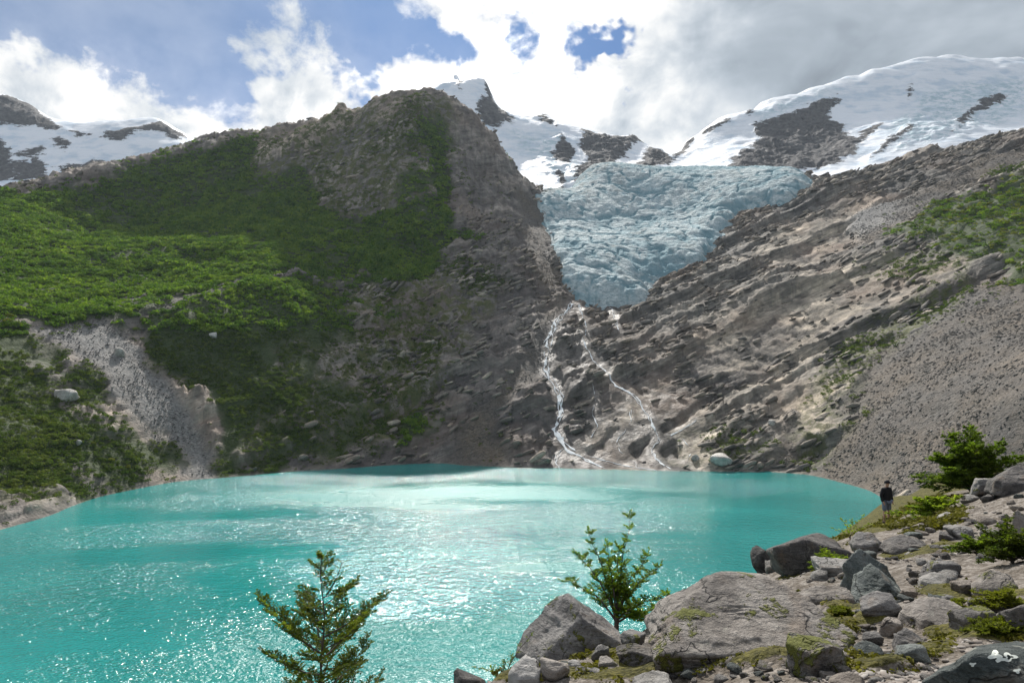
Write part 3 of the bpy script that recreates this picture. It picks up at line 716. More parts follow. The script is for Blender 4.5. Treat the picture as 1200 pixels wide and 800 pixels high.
clB = [source('clump', clump_mesh('clump', 310+i, 70, .8), M_SCRUB) for i in range(4)]
clC = [source('clump', clump_mesh('clump', 320+i, 70, .7), M_BRIGHT) for i in range(3)]
def put_wood(name, n, weight, smin, smax, seed, src, label, cat, sink=.1):
    p, r, c, rng = sample_grid(n, weight, seed)
    s = rng.uniform(smin, smax, n)*np.clip(.85+.5*patch2[r, c], .5, 1.4)*(.6+.4*p[:, 1]/500)
    sc3 = np.stack([s, s*rng.uniform(.85, 1.15, n), s*rng.uniform(.7, 1.15, n)], 1)
    ro = np.stack([rng.uniform(-.2, .2, n), rng.uniform(-.2, .2, n), rng.uniform(0, 6.28, n)], 1)
    p[:, 2] -= s*sink
    return scatter(name, p, sc3, ro, src, label, cat)
put_wood('woodland', 26000, wood_w*(X < 60)*(~isbank), 1.4, 4.2, 1, clA, 'dense dark green scrub woodland covering the left mountainside', 'woodland')
put_wood('bank_scrub', 9500, (MK['veg']*(patch2 > -.55)+.4*MK['grass'])*front*isbank*(1-MK['scree']), .7, 2.1, 2, clB, 'patchy low scrub on the steep bank above the left shore', 'scrub')
put_wood('crag_scrub', 7000, (np.clip(MK['grass']-.1, 0, 1)+.5*soft_veg+.04*(X < 0))*np.clip(patch+.3, 0, 1)*front*(~isbank), .5, 2.2, 3, clB, 'thin low scrub in the hollows between bare rocks', 'scrub')
put_wood('hillside_wood', 2600, wood_w*(X > 60), 1.5, 3.0, 4, clC[:1]+clA[:2]+clB[:1], 'bright green wood high on the right mountainside above the scree', 'woodland')

# rubble and scree
M_STONE, t, out = new_mat('scree_stone')
geo = t.node('ShaderNodeNewGeometry'); rnd = t.node('ShaderNodeObjectInfo').outputs['Random']
cst = t.ramp(t.math('ADD', t.math('MULTIPLY', rnd, .8), t.math('MULTIPLY', t.noise(geo.outputs['Position'], 1.2, 3), .3)), [(.15, (.07, .066, .062)), (.5, (.115, .107, .098)), (.85, (.18, .166, .15)), (1.0, (.32, .30, .28))])
principled(t, out, cst, .85)
def block_mesh(i):
    V, Fc = rock_verts(400+i, 2, (1.0, .8, .65), nplanes=5, sharp=40, rough=.03); k = len(V)
    return raw_mesh('block', V, Fc, True, {'tone': np.full(k, .35+.12*i), 'pale': np.full(k, .1*i), 'left': np.full(k, .3)})
rs = [source('block', block_mesh(i), M_MOUNT) for i in range(5)]
ss = [source('stone', rock_mesh('stone', 420+i, 1, (1.0, .8, .65), rough=.05), M_STONE) for i in range(5)]
def put_stones(name, n, weight, smin, smax, seed, src, label, power=2.2):
    p, r, c, rng = sample_grid(n, weight, seed)
    s = smin+(smax-smin)*rng.random(n)**power
    sc3 = np.stack([s*rng.uniform(1.0, 2.6, n), s, s*rng.uniform(.5, 1.0, n)], 1)
    ro = np.stack([rng.uniform(-.5, .3, n), rng.normal(-.42, .2, n), rng.normal(0, .35, n)], 1)
    return scatter(name, p, sc3, ro, src, label, 'rubble')
rockm = np.clip(1-MK['veg']*1.3-MK['scree'], 0, 1)*(~isbank | (X > -120))*(1-np.clip(MK['ch']*1.5, 0, 1))
put_stones('rubble', 13000, rockm*front*(1-.8*MK['pale'])*(1-.8*(MK['left']*(Z > 190)))*np.clip(.35+patch2, 0, 1), .8, 5.0, 5, rs, 'broken grey blocks strewn over the bare mountainsides')
put_stones('scree', 30000, MK['scree']*front*(.25+np.clip(patch2+.3, 0, 1)), .2, .85, 6, ss, 'loose grey scree stones on the chutes and fans', 3)

# boulders that can be told apart on the slopes
def slope_boulder(u, v, wpx, hpx, seed, mat, label):
    x, y, z = hit(ab_full, u, v, *HR); k = y/FPX
    me = rock_mesh('boulder', seed, 3, (wpx*k, wpx*k*.8, hpx*k*1.3), rough=.04)
    o = link('boulder', me, mat); o.location = (x, y, z+hpx*k*.3); tag(o, label, 'boulder', 'pale boulders on the far slopes'); return o
def rock_material(name, c0, c1, c2, moss=0.0, mosscol=(.085, .095, .02), scale=1.0, lichen=.25, stain=(.20, .15, .11), veins=.3):
    m, t, out = new_mat(name)
    tc = t.node('ShaderNodeTexCoord').outputs['Object']; rnd = t.node('ShaderNodeObjectInfo').outputs['Random']
    vec = t.vmath('ADD', tc, t.node('ShaderNodeCombineXYZ', {0: t.math('MULTIPLY', rnd, 37.0), 1: t.math('MULTIPLY', rnd, 11.0)}).outputs[0])
    n1 = t.noise(vec, 1.6*scale, 6, .62, .4); n2 = t.noise(vec, 9*scale, 6, .68, .2); n3 = t.noise(vec, 45*scale, 4, .7)
    f = t.math('ADD', t.math('MULTIPLY', n1, .45), t.math('ADD', t.math('MULTIPLY', n2, .35), t.math('MULTIPLY', n3, .20)))
    f = t.math('ADD', f, t.math('MULTIPLY', t.math('SUBTRACT', rnd, .5), .10))
    col = t.ramp(f, [(.40, c0), (.5, c1), (.60, c2)])
    col = t.mix(t.math('MULTIPLY', t.mr(t.noise(vec, 2.6*scale, 4, .6), .54, .68), .45), col, stain)
    lm = t.mr(t.noise(vec, 5.5*scale, 5, .72, .6), .60, .66)
    col = t.mix(t.math('MULTIPLY', lm, lichen), col, (.40, .40, .34))
    dl = t.mr(t.noise(vec, 7.5*scale, 5, .72, .3), .60, .67)
    col = t.mix(t.math('MULTIPLY', dl, .45), col, (.045, .045, .042))
    st = t.node('ShaderNodeMapping', {'Rotation': (.5, .35, .2), 'Scale': (2, 2, 14)}); t.set(st.inputs[0], vec)
    vein = t.noise(st.outputs[0], 1.0*scale, 4, .6, .6)
    col = t.mix(t.math('MULTIPLY', t.mr(vein, .52, .64), veins), col, c2)
    h = t.math('ADD', t.math('MULTIPLY', n2, .10), t.math('MULTIPLY', n3, .02)); h = t.math('ADD', h, t.math('MULTIPLY', vein, .08))
    iso = t.math('ABSOLUTE', t.math('SUBTRACT', t.noise(vec, 1.5*scale, 4, .55, .3), .5))
    ck = t.math('MULTIPLY', t.mr(iso, .012, .002), t.mr(t.noise(vec, 1.1*scale, 2), .46, .56))
    iso2 = t.math('ABSOLUTE', t.math('SUBTRACT', t.noise(st.outputs[0], .8*scale, 3, .5, .3), .48))
    ck = t.math('MAXIMUM', ck, t.math('MULTIPLY', t.mr(iso2, .008, .002), t.mr(t.noise(vec, 1.7*scale, 2), .5, .6, 0, .5)))
    col = t.mix(t.math('MULTIPLY', ck, .75), col, (.03, .028, .026)); h = t.math('SUBTRACT', h, t.math('MULTIPLY', ck, .05))
    pt = t.mr(t.noise(vec, .9*scale, 4, .6, .5), .46, .60)
    col = t.mix(t.math('MULTIPLY', pt, .35), col, t.mix(1.0, col, (1.5, 1.48, 1.42), 'MULTIPLY'))
    rough = .82
    if moss > 0:
        mm = t.mr(t.math('ADD', t.noise(vec, 2.2*scale, 5, .68, .3), t.math('MULTIPLY', t.noise(vec, 22*scale, 3), .15)), .75-moss*.5, .80-moss*.5)
        mc = t.mix(t.noise(vec, 30*scale, 3), mosscol, (mosscol[0]*1.9, mosscol[1]*1.75, mosscol[2]*1.5))
        col = t.mix(mm, col, mc); h = t.math('ADD', h, t.math('MULTIPLY', mm, .05))
    principled(t, out, col, rough, bump(t, h, .9, 1.0/scale if scale < 1 else .8), spec=.3)
    return m
M_PALE = rock_material('pale_far_rock', (.30, .28, .25), (.42, .40, .37), (.58, .56, .52), scale=.3)
for a in [(77, 466, 24, 11, 501, 'pale boulder alone in the scrub left of the grey scree chute'), (139, 416, 13, 9, 502, 'pale boulder at the right edge of the grey scree chute'),
          (250, 395, 8, 6, 503, 'small pale boulder in the green slope right of the scree chute'), (845, 542, 26, 11, 504, 'large pale boulder by the far shore right of the streams'),
          (92, 519, 8, 5, 505, 'small pale stone in the scrub low on the left bank'), (905, 497, 10, 6, 506, 'small bright boulder beside the dark scree gully'), (815, 538, 10, 6, 507, 'small pale block near the far shoreline beside the streams')]:
    slope_boulder(*a[:5], M_PALE, a[5])

# ------------------------------------------------------------------ melt streams
M_FOAM, t, out = new_mat('white_water')
pos = t.node('ShaderNodeNewGeometry').outputs['Position']
fn = t.noise(pos, .9, 5, .7)
fd = t.node('ShaderNodeBsdfDiffuse', {'Normal': (.05, .3, .95), 'Color': t.mix(t.mr(fn, .35, .6), (.74, .79, .80), (.92, .93, .93))}); ft = t.node('ShaderNodeBsdfTranslucent', {'Color': (.9, .92, .92)})
fm = t.node('ShaderNodeMixShader', {0: .12}); t.l.new(fd.outputs[0], fm.inputs[1]); t.l.new(ft.outputs[0], fm.inputs[2]); t.l.new(fm.outputs[0], out.inputs[0])
def stream(path, width, seed, strands=3):
    rng = np.random.default_rng(seed)
    p3 = np.array(plan(path))
    seg = np.r_[0, np.cumsum(np.linalg.norm(np.diff(p3, axis=0), axis=1))]; tt = np.arange(0, seg[-1], .8)
    cx = np.interp(tt, seg, p3[:, 0]); cy = np.interp(tt, seg, p3[:, 1])
    V = []; Fc = []
    for s in range(strands):
        off = rng.uniform(-1, 1)*width*(0 if s == 0 else 1)
        j = np.array([fbm(tt/9+s*9+seed, 0*tt, 0*tt, 1.0, 3, 3), fbm(tt/9+s*5+seed*2, 0*tt, 0*tt, 1.0, 3, 8)])
        x = cx+off*.5+j[0]*width*.7; y = cy+j[1]*width*.5
        wd = width*(.19 if s == 0 else .08)*np.clip((.7 if width > 2.5 else .42)+1.5*fbm(tt/4+s, 0*tt+seed, 0*tt, 1.0, 3, 5), .10 if s == 0 and width > 2.5 else 0.0, 2)
        dx = np.gradient(x); dy = np.gradient(y); l = np.hypot(dx, dy)+1e-6; nx, ny = -dy/l, dx/l
        w2_ = wd*np.clip(1+1.2*fbm(tt/3+s*3, 0*tt+seed*1.7, 0*tt, 1.0, 3, 9), .1, 2.2)
        xl, yl, xr, yr = x-nx*wd, y-ny*wd, x+nx*w2_, y+ny*w2_
        zl = ab_full(xl, yl); zr = ab_full(xr, yr); zm = ab_full(x, y)+.4
        b = len(V); nn = len(tt)
        for i in range(nn): V += [(xl[i], yl[i], zl[i]+.15), (x[i], y[i], zm[i]-.1), (xr[i], yr[i], zr[i]+.15)]
        for i in range(nn-1):
            if wd[i] < .03 and wd[i+1] < .03: continue
            a = b+3*i; Fc += [(a, a+1, a+4, a+3), (a+1, a+2, a+5, a+4)]
    o = link('stream', raw_mesh('stream', V, Fc, True), M_FOAM); tag(o, kind='structure')
for i, (p, wd, k) in enumerate(streams): stream(p, wd, i+1, k)
# ------------------------------------------------------------------ moraine in front (path, soil, moss)
mp = [(560, 800, 6.4), (600, 800, 6.0), (700, 800, 5.5), (800, 800, 5.1), (900, 800, 4.8), (1000, 800, 4.5), (1100, 800, 4.3), (1200, 800, 4.2),
      (620, 775, 7.0), (690, 770, 6.8), (760, 756, 7.6), (900, 745, 7.3), (1050, 742, 6.9), (1200, 740, 6.4),
      (760, 748, 8.3), (800, 722, 9.4), (868, 690, 11.8), (960, 692, 10.4), (1100, 690, 9.2), (1200, 690, 8.4),
      (900, 672, 14.4), (935, 656, 16.5), (1000, 652, 14.8), (1100, 648, 13.2), (1200, 640, 12.0),
      (985, 634, 21), (1040, 613, 28), (1060, 620, 23), (1120, 610, 20), (1200, 600, 17.5),
      (1074, 596, 31), (1100, 584, 33), (1160, 578, 29), (1200, 568, 26), (1300, 570, 20), (1300, 640, 11), (1300, 800, 4),
      (1110, 586, 40), (1150, 582, 42), (1200, 580, 42), (1300, 575, 44)]
mpts = [P(*p) for p in mp]+[(0, 0, 43.2), (6, -3, 43.5), (-2, 3, 42.6), (0, -12, 43.4), (12, -12, 44.5), (30, -10, 46), (30, 10, 44.5), (60, -12, 48), (40, 40, 40), (60, 60, 36), (42, 24, 43)]
edge = [(-6, -8, 41.5), (-4.5, 1.5, 41.3), (-1.6, 6, 41.6), (-.4, 7.6, 41.6), (1.7, 9.3, 41.4), (4.1, 12.6, 41.1), (6.2, 16.8, 40.3), (10.6, 22, 39.6), (15.5, 29.2, 38.6), (19.5, 33.5, 38.8), (24, 41, 38.8), (34, 52, 38.5)]
for x, y, z in edge:                                   # the lakeward flank
    for d, dz in ((1.2, 1.3), (3, 3.0), (8, 7.4), (18, 14.5), (38, 30), (62, 50)): mpts.append((x-d*.72, y+d*.69, z-dz))
MO = TPS(mpts, .00003)
def mo_full(x, y):
    x = np.asarray(x, float); y = np.asarray(y, float); o = 0*x
    r = np.hypot(x, y); near = 1/(1+r/26)
    return MO(x, y)+.16*fbm(x, y, o, 3.2, 3, 2)+.075*fbm(x, y, o, .9, 3, 5)+.03*fbm(x, y, o, .28, 3, 8)*near+.02*ridged(x, y, o, .5, 2, 11)
MR = (2.5, 60)
def ground(u, v): return hit(mo_full, u, v, *MR)
mossy_px = [(700, 772, 40, 12), (760, 785, 60, 9), (830, 770, 60, 8), (985, 715, 35, 12), (960, 742, 40, 10), (1085, 600, 32, 12), (1030, 622, 40, 6), (960, 668, 40, 10), (1000, 735, 20, 8),
            (1130, 745, 60, 22), (1180, 700, 60, 25), (1150, 640, 45, 14), (1180, 750, 60, 20), (950, 640, 24, 6), (1100, 760, 40, 10), (700, 790, 70, 10), (1060, 650, 40, 6), (920, 735, 40, 10), (1010, 700, 30, 8), (1120, 690, 45, 14), (1090, 735, 40, 10), (870, 778, 50, 8), (1060, 612, 40, 8), (1110, 640, 30, 8), (1000, 665, 30, 8), (930, 700, 30, 6), (640, 792, 40, 8), (1040, 775, 30, 6), (1052, 604, 40, 8), (1020, 620, 36, 7), (1072, 598, 20, 6), (1100, 590, 30, 8)]
moss_w = []
for u, v, ru, rv in mossy_px:
    x, y, z = ground(u, v); moss_w.append((x, y, ru/FPX*y, max(ru/FPX*y*.7, .25)))
# non-uniform plan grid, finest around the camera
def axis(lo, hi, c, n, k):
    t = np.linspace(-1, 1, n); s = np.sinh(k*t)/np.sinh(k); return np.where(s < 0, c+s*(c-lo), c+s*(hi-c))
gx = axis(-62, 62, 3.0, 430, 3.5); gy = axis(-14, 92, 5.0, 400, 3.5)
X, Y = np.meshgrid(gx, gy); Z = mo_full(X, Y); o = 0*X
moss = np.zeros_like(X)
wx = X+fbm(X, Y, o, 1.0, 3, 6)*.35; wy = Y+fbm(X, Y, o, 1.0, 3, 7)*.35
for x, y, a, b in moss_w: moss = np.maximum(moss, sstep(1.25, .55, np.sqrt(((wx-x)/a)**2+((wy-y)/b)**2)))
flank = sstep(41.2, 38.0, Z)*sstep(14, 8, X-Y*.55)
moss = np.maximum(moss, np.clip(flank*.7, 0, 1)); Z = Z+moss*.05*(1+fbm(X, Y, o, .4, 2, 9))
me = grid_mesh('moraine', X, Y, Z, keep=Z > -2, attrs={'moss': moss})
m, t, out = new_mat('moraine_ground')
pos = t.node('ShaderNodeNewGeometry').outputs['Position']
n1 = t.noise(pos, .8, 5, .6, .3); n2 = t.noise(pos, 5, 6, .68); n3 = t.noise(pos, 30, 4, .7)
soil = t.ramp(t.math('ADD', t.math('MULTIPLY', n1, .4), t.math('MULTIPLY', n2, .6)), [(.36, (.050, .040, .030)), (.47, (.112, .092, .070)), (.56, (.165, .141, .115)), (.68, (.25, .225, .195))])
vc = t.node('ShaderNodeSeparateColor', {0: t.voro(pos, 22, 'Color')}).outputs[0]
grit = t.mix(vc, (.15, .135, .12), (.40, .365, .33))
soil = t.mix(t.mr(n2, .42, .62, .1, .75), soil, grit)
mossc = t.ramp(t.math('ADD', t.math('MULTIPLY', n2, .5), t.math('MULTIPLY', n3, .5)), [(.38, (.035, .035, .012)), (.5, (.080, .074, .020)), (.62, (.15, .135, .032))])
mm = t.mr(t.math('ADD', t.attr('moss'), t.math('MULTIPLY', t.math('SUBTRACT', n2, .5), .8)), .42, .58)
col = t.mix(mm, soil, mossc)
h = t.math('ADD', t.math('MULTIPLY', n2, .06), t.math('MULTIPLY', n3, .02)); h = t.math('ADD', h, t.math('MULTIPLY', t.voro(pos, 22), -.025))
principled(t, out, col, .9, bump(t, h, 1.0, 1.0), spec=.2)
mor = link('moraine', me, m); tag(mor, kind='structure')

# rock looks
RK = {
 'grey':   rock_material('grey_rock', (0.066, 0.064, 0.062), (0.136, 0.129, 0.125), (0.242, 0.230, 0.218), moss=.20),
 'mauve':  rock_material('mauve_grey_rock', (0.098, 0.088, 0.080), (0.190, 0.170, 0.152), (0.295, 0.270, 0.245), moss=.22),
 'dark':   rock_material('dark_rock', (0.035, 0.034, 0.034), (0.082, 0.076, 0.073), (0.156, 0.144, 0.134)),
 'tan':    rock_material('tan_rock', (0.125, 0.105, 0.087), (0.215, 0.186, 0.160), (0.328, 0.296, 0.265)),
 'green':  rock_material('green_grey_rock', (0.043, 0.053, 0.051), (0.098, 0.113, 0.108), (0.203, 0.218, 0.207), lichen=.5),
 'pale':   rock_material('pale_rock', (0.156, 0.148, 0.136), (0.257, 0.246, 0.230), (0.390, 0.378, 0.359)),
 'mossy':  rock_material('mossy_rock', (0.062, 0.058, 0.055), (0.125, 0.117, 0.109), (0.218, 0.203, 0.187), moss=.46),
 'darkmoss': rock_material('dark_mossy_rock', (0.039, 0.039, 0.035), (0.094, 0.086, 0.078), (0.195, 0.179, 0.164), moss=.36, mosscol=(0.039, 0.039, 0.012)),
}
def boulder(u0, v0, u1, v1, look, label, seed, planes=None, sub=4, depth=.85, yaw=None, sink=.18, group='boulders on the moraine', nplanes=8, sharp=46, rough=.026, tilt=(0, 0)):
    uc = (u0+u1)/2
    x, y, z = ground(uc, v1-.12*(v1-v0))
    W = (u1-u0)/FPX*y; H = (v1-v0)/FPX*y; Dp = W*depth
    yc = y+Dp*.30; k = yc/FPX
    W = (u1-u0)*k; x = (uc-600)*k
    ztop = EYE+(HV-v0)*k; zb = z-H*sink
    dims = (W, Dp, ztop-zb)
    rng = random.Random(seed)
    V, Fc = rock_verts(seed, sub, (1, 1, 1), planes=planes, nplanes=nplanes, sharp=sharp, rough=rough, rot=(tilt[0], tilt[1], rng.uniform(-.4, .4) if yaw is None else yaw))
    lo, hi = V.min(0), V.max(0); V = (V-(lo+hi)/2)/(hi-lo)*np.array(dims)
    me = raw_mesh('boulder', V, Fc, True)
    o = link('boulder', me, RK[look]); o.location = (x, yc, (ztop+zb)/2); tag(o, label, 'boulder', group)
    return o
PYR = [(-.72, -.25, .60, .42), (.66, -.10, .68, .42), (.10, -.95, .22, .50), (-.25, -.85, .40, .50), (.25, .8, .35, .7), (-.8, .5, .2, .9), (.9, .3, -.1, .9), (0, 0, -1, .7), (-.9, -.5, -.1, 1.0)]
FLAT = [(-.05, -.42, .90, .42), (-.55, .1, .82, .62), (0, 0, -1, .6), (-1, .1, .2, .95), (1, -.15, .25, .95), (.1, 1, .2, .8), (-.1, -1, .1, .85), (-.7, -.6, .3, 1.0), (.7, -.7, .3, .98), (-.6, .8, .3, .98), (.5, .75, .4, .9)]
def outline(pts, front=(-.05, -.62, .78, .34), back=.9):
    """joint planes of a block whose face has this outline (picture survey, y down)"""
    q = np.array(pts, float); lo, hi = q.min(0), q.max(0); q = (q-(lo+hi)/2)/((hi-lo)/2); q[:, 1] *= -1
    out_ = [front, (0, 1, .2, back), (0, -1, -.3, 1.0), (0, 0, -1, .95)]; n_ = len(q)
    for i in range(n_):
        a_, b_ = q[i], q[(i+1) % n_]; e = b_-a_; nn_ = np.array([e[1], -e[0]]); nn_ /= np.linalg.norm(nn_)
        if nn_@a_ < 0: nn_ = -nn_
        out_.append((nn_[0], .12, nn_[1], max(.2, nn_@a_)))
    return out_
SHEET = outline([(758, 760), (790, 724), (846, 689), (862, 683), (930, 689), (962, 705), (978, 732), (925, 752), (800, 778), (764, 776)])
TRI = [(-.55, -.55, .55, .50), (.70, -.15, .60, .45), (.35, -.85, .12, .52), (-.2, .9, .3, .7), (0, 0, -1, .7), (-1, .2, 0, .85), (1, .1, -.1, .9)]
BL = [
 (604, 699, 752, 778, 'grey', 'big pointed grey boulder shaped like a pyramid beside the small leafy tree', dict(planes=PYR, sub=5, yaw=.1, sharp=60, depth=.8, rough=.028)),
 (752, 683, 978, 778, 'mauve', 'huge flat mauve-grey slab sloping towards the lake, largest rock of the moraine', dict(planes=SHEET, sub=6, yaw=.0, sharp=120, depth=.75, rough=.024)),
 (897, 626, 988, 678, 'dark', 'dark rounded boulder overhanging the lake edge', dict(nplanes=9)),
 (984, 643, 1056, 702, 'green', 'large upright grey boulder with a dark right side, behind the wedge-shaped one', dict(planes=TRI, sub=5, yaw=.5, sharp=50)),
 (992, 662, 1062, 712, 'green', 'wedge-shaped grey boulder leaning against the large upright one', dict(planes=TRI, sub=5, yaw=-.3, sharp=50)),
 (1002, 696, 1052, 730, 'grey', 'rounded grey boulder just below the wedge-shaped boulder', {}),
 (930, 688, 1006, 708, 'mauve', 'long pale mauve slab lying flat beside the huge slab', dict(planes=FLAT, depth=.5)),
 (1082, 656, 1119, 677, 'grey', 'blunt grey boulder above the pale-topped flat one on the path', {}),
 (1075, 672, 1116, 691, 'pale', 'flat boulder with a pale top and shaded front on the path', dict(planes=FLAT)),
 (1035, 629, 1086, 649, 'dark', 'low dark flat boulder below the standing person', dict(planes=FLAT)),
 (997, 624, 1038, 650, 'grey', 'tilted grey slab at the lake edge left of the low dark boulder', dict(planes=FLAT, tilt=(0, -.35))),
 (940, 645, 971, 666, 'grey', 'small grey boulder tucked behind the dark overhanging boulder', {}),
 (1110, 616, 1139, 633, 'pale', 'pale stone on the bare earth between path and shrub', {}),
 (1169, 596, 1225, 660, 'mauve', 'tall slanting grey boulder cut by the frame edge above the dark shrub', dict(planes=TRI, yaw=1.0)),
 (1153, 620, 1177, 648, 'grey', 'small upright grey boulder against the tall slanting one', {}),
 (1156, 547, 1230, 580, 'dark', 'large dark boulder with lighter flat top beside the big bush', dict(planes=FLAT, sub=5, depth=.7)),
 (1136, 560, 1168, 584, 'grey', 'blocky grey boulder in front of the big bush', {}),
 (1060, 705, 1140, 744, 'mauve', 'mauve humped slab with olive moss growing on its lower side', dict(planes=FLAT, sub=5)),
 (1116, 710, 1164, 748, 'mossy', 'mossy grey boulder beside the mauve humped slab', {}),
 (1168, 704, 1230, 752, 'dark', 'dark angular boulder among yellow-green cushion plants', dict(sub=5)),
 (1136, 670, 1196, 702, 'mauve', 'brownish mauve slab above the yellow-green cushion plant', dict(planes=FLAT)),
 (1119, 680, 1153, 702, 'tan', 'tan boulder left of the brownish mauve slab', {}),
 (1045, 737, 1090, 768, 'grey', 'grey boulder with a ridged back in the middle of the path', dict(planes=TRI, yaw=-.2)),
 (1048, 754, 1090, 780, 'green', 'smooth bluish boulder in front of the ridged grey one', {}),
 (1008, 741, 1032, 759, 'grey', 'small blocky stone behind a bluish low stone on the path', {}),
 (998, 753, 1036, 774, 'green', 'low bluish stone half buried in the path', dict(planes=FLAT)),
 (1032, 724, 1059, 748, 'tan', 'tan squared stone on the path below the rounded boulder', {}),
 (922, 747, 992, 799, 'mossy', 'round boulder wrapped in olive moss near the bottom of the path', dict(sub=5, nplanes=14)),
 (1092, 757, 1260, 830, 'green', 'big dark greenish boulder with white lichen in the bottom corner', dict(sub=5, depth=.6, nplanes=13)),
 (968, 790, 1018, 812, 'tan', 'tan stone cut by the bottom edge of the picture', dict(planes=FLAT)),
 (884, 744, 932, 765, 'mauve', 'low mauve stone between the huge slab and the mossy boulder', dict(planes=FLAT)),
 (595, 771, 637, 806, 'pale', 'pale grey boulder left below the pyramid boulder', dict(planes=FLAT)),
 (633, 773, 668, 801, 'tan', 'rounded brownish boulder in front of the pyramid boulder', dict(nplanes=16)),
 (692, 755, 716, 779, 'grey', 'small upright grey stone at the right foot of the pyramid boulder', {}),
 (699, 770, 726, 789, 'mauve', 'small mauve stone below the upright grey one', {}),
 (723, 759, 770, 791, 'darkmoss', 'tan and dark mossy boulder between pyramid boulder and huge slab', dict(sub=5)),
 (727, 740, 757, 763, 'grey', 'grey stone wedged between pyramid boulder and huge slab', {}),
 (663, 773, 682, 787, 'pale', 'little pale stone sitting in moss before the pyramid boulder', {}),
 (742, 790, 790, 812, 'pale', 'pale flat stone at the bottom edge below the huge slab', dict(planes=FLAT)),
 (530, 787, 572, 812, 'dark', 'dark stone at the bottom edge beneath the wispy shrub', {}),
 (880, 640, 908, 660, 'dark', 'small dark rock at the foot of the overhanging boulder', {}),
 (955, 655, 1000, 676, 'pale', 'pale fractured stone above the long mauve slab', {}),
 (1095, 697, 1122, 712, 'grey', 'grey stone on the path above the mauve humped slab', {}),
 (1140, 700, 1172, 716, 'grey', 'grey stone partly under the yellow-green cushion plant', {}),
 (1056, 690, 1074, 704, 'tan', 'small tan stone right of the wedge-shaped boulder', {}),
 (1098, 600, 1122, 610, 'pale', 'flat pale stone on bare earth beside the green mound', dict(planes=FLAT)),
]
for i, (a, b, c, d, look, lab, kw) in enumerate(BL):
    o = boulder(a, b, c, d, look, lab, 600+i, **kw)
    if 'white lichen' in lab: LICH = o

# lichen crusts on the corner boulder: thin pale rosettes that follow the rock
dg = bpy.context.evaluated_depsgraph_get(); dg.update()
M_LICH, t, out = new_mat('white_lichen')
principled(t, out, t.mix(t.noise(t.node('ShaderNodeTexCoord').outputs['Object'], 60, 4), (.42, .45, .40), (.74, .76, .70)), .9)
def lichen_on(obj, u, v, rpx, ring, seed):
    from mathutils.bvhtree import BVHTree
    me = obj.data; bv = BVHTree.FromPolygons([vv.co+obj.location for vv in me.vertices], [p.vertices[:] for p in me.polygons])
    rng = random.Random(seed); V = []; Fc = []; K = 22
    for k in range(K):
        a = k/K*2*math.pi; w = 1+.35*math.sin(a*3+seed)+rng.uniform(-.12, .12)
        for q in ((.5 if ring else .02), .75, 1.0):
            uu, vv = u+rpx*w*q*math.cos(a)*1.3, v+rpx*w*q*math.sin(a)*.8
            d = Vector(((uu-600)/FPX, 1, (HV-vv)/FPX)).normalized()
            loc, nr, _, _ = bv.ray_cast(Vector((0, 0, EYE)), d)
            if loc is None: return
            V.append(loc+nr*.004-obj.location)
    for k in range(K):
        for q in range(2):
            a, b = 3*k+q, 3*((k+1) % K)+q; Fc.append((a, b, b+1, a+1))
    link('lichen_patch', raw_mesh('lichen_patch', [tuple(p) for p in V], Fc, True), M_LICH, obj)
for i, (u, v, r, ring) in enumerate([(1166, 768, 5.5, False), (1172, 772, 4.5, False), (1183, 770, 5.5, True), (1140, 778, 2.6, False), (1192, 786, 3, False)]): lichen_on(LICH, u, v, r, ring, i)

# loose stones on the path, each its own
stone_me = [rock_mesh('stone', 700+i, 3, (1, .85, .6), rough=.03, nplanes=6, sharp=50) for i in range(10)]
rng = random.Random(21); lookn = ['grey', 'mauve', 'tan', 'pale', 'green', 'dark']
zones = [(770, 765, 1090, 800, 22, 'path'), (1000, 650, 1120, 740, 30, 'path'), (900, 640, 1000, 690, 12, 'edge'), (1060, 600, 1180, 650, 22, 'upper'), (760, 760, 1110, 800, 60, 'path'), (800, 755, 930, 795, 20, 'path'), (1000, 690, 1110, 740, 26, 'path'), (1060, 610, 1160, 660, 26, 'upper'), (1120, 580, 1200, 620, 12, 'upper'), (640, 780, 760, 800, 22, 'corner'), (930, 650, 1000, 690, 18, 'edge'), (1030, 650, 1130, 690, 20, 'upper')]
LK = {'grey': 'grey', 'mauve': 'mauve', 'tan': 'tan', 'pale': 'pale', 'green': 'greenish', 'dark': 'dark'}
ZL = {'path': ('loose stone lying on the bare gravel path', 'loose stones on the path'), 'upper': ('loose stone on the bare earth between person and shrubs', 'loose stones on the upper moraine'),
      'corner': ('stone in the mossy gap below the pyramid boulder', 'stones below the pyramid boulder'), 'edge': ('stone in the rubble along the lake edge', 'stones along the lake edge')}
for (a, b, c, d, nn, z) in zones:
    for k in range(nn):
        u, v = rng.uniform(a, c), rng.uniform(b, d); x, y, zz = ground(u, v)
        s = rng.uniform(4, 15)*(1 if rng.random() < .7 else 1.7)/FPX*y
        me = stone_me[rng.randrange(10)].copy(); me.materials.clear(); lk_ = rng.choice(lookn); me.materials.append(RK[lk_])
        o = link('stone', me); o.location = (x, y, zz+s*.12); o.scale = (s, s*rng.uniform(.8, 1.2), s*rng.uniform(.7, 1.1)); o.rotation_euler = (rng.uniform(-.3, .3), rng.uniform(-.3, .3), rng.uniform(0, 6.3))
        tag(o, ('tiny ' if s < 8/FPX*y else 'small ')+LK[lk_]+' '+ZL[z][0], 'stone', ZL[z][1])

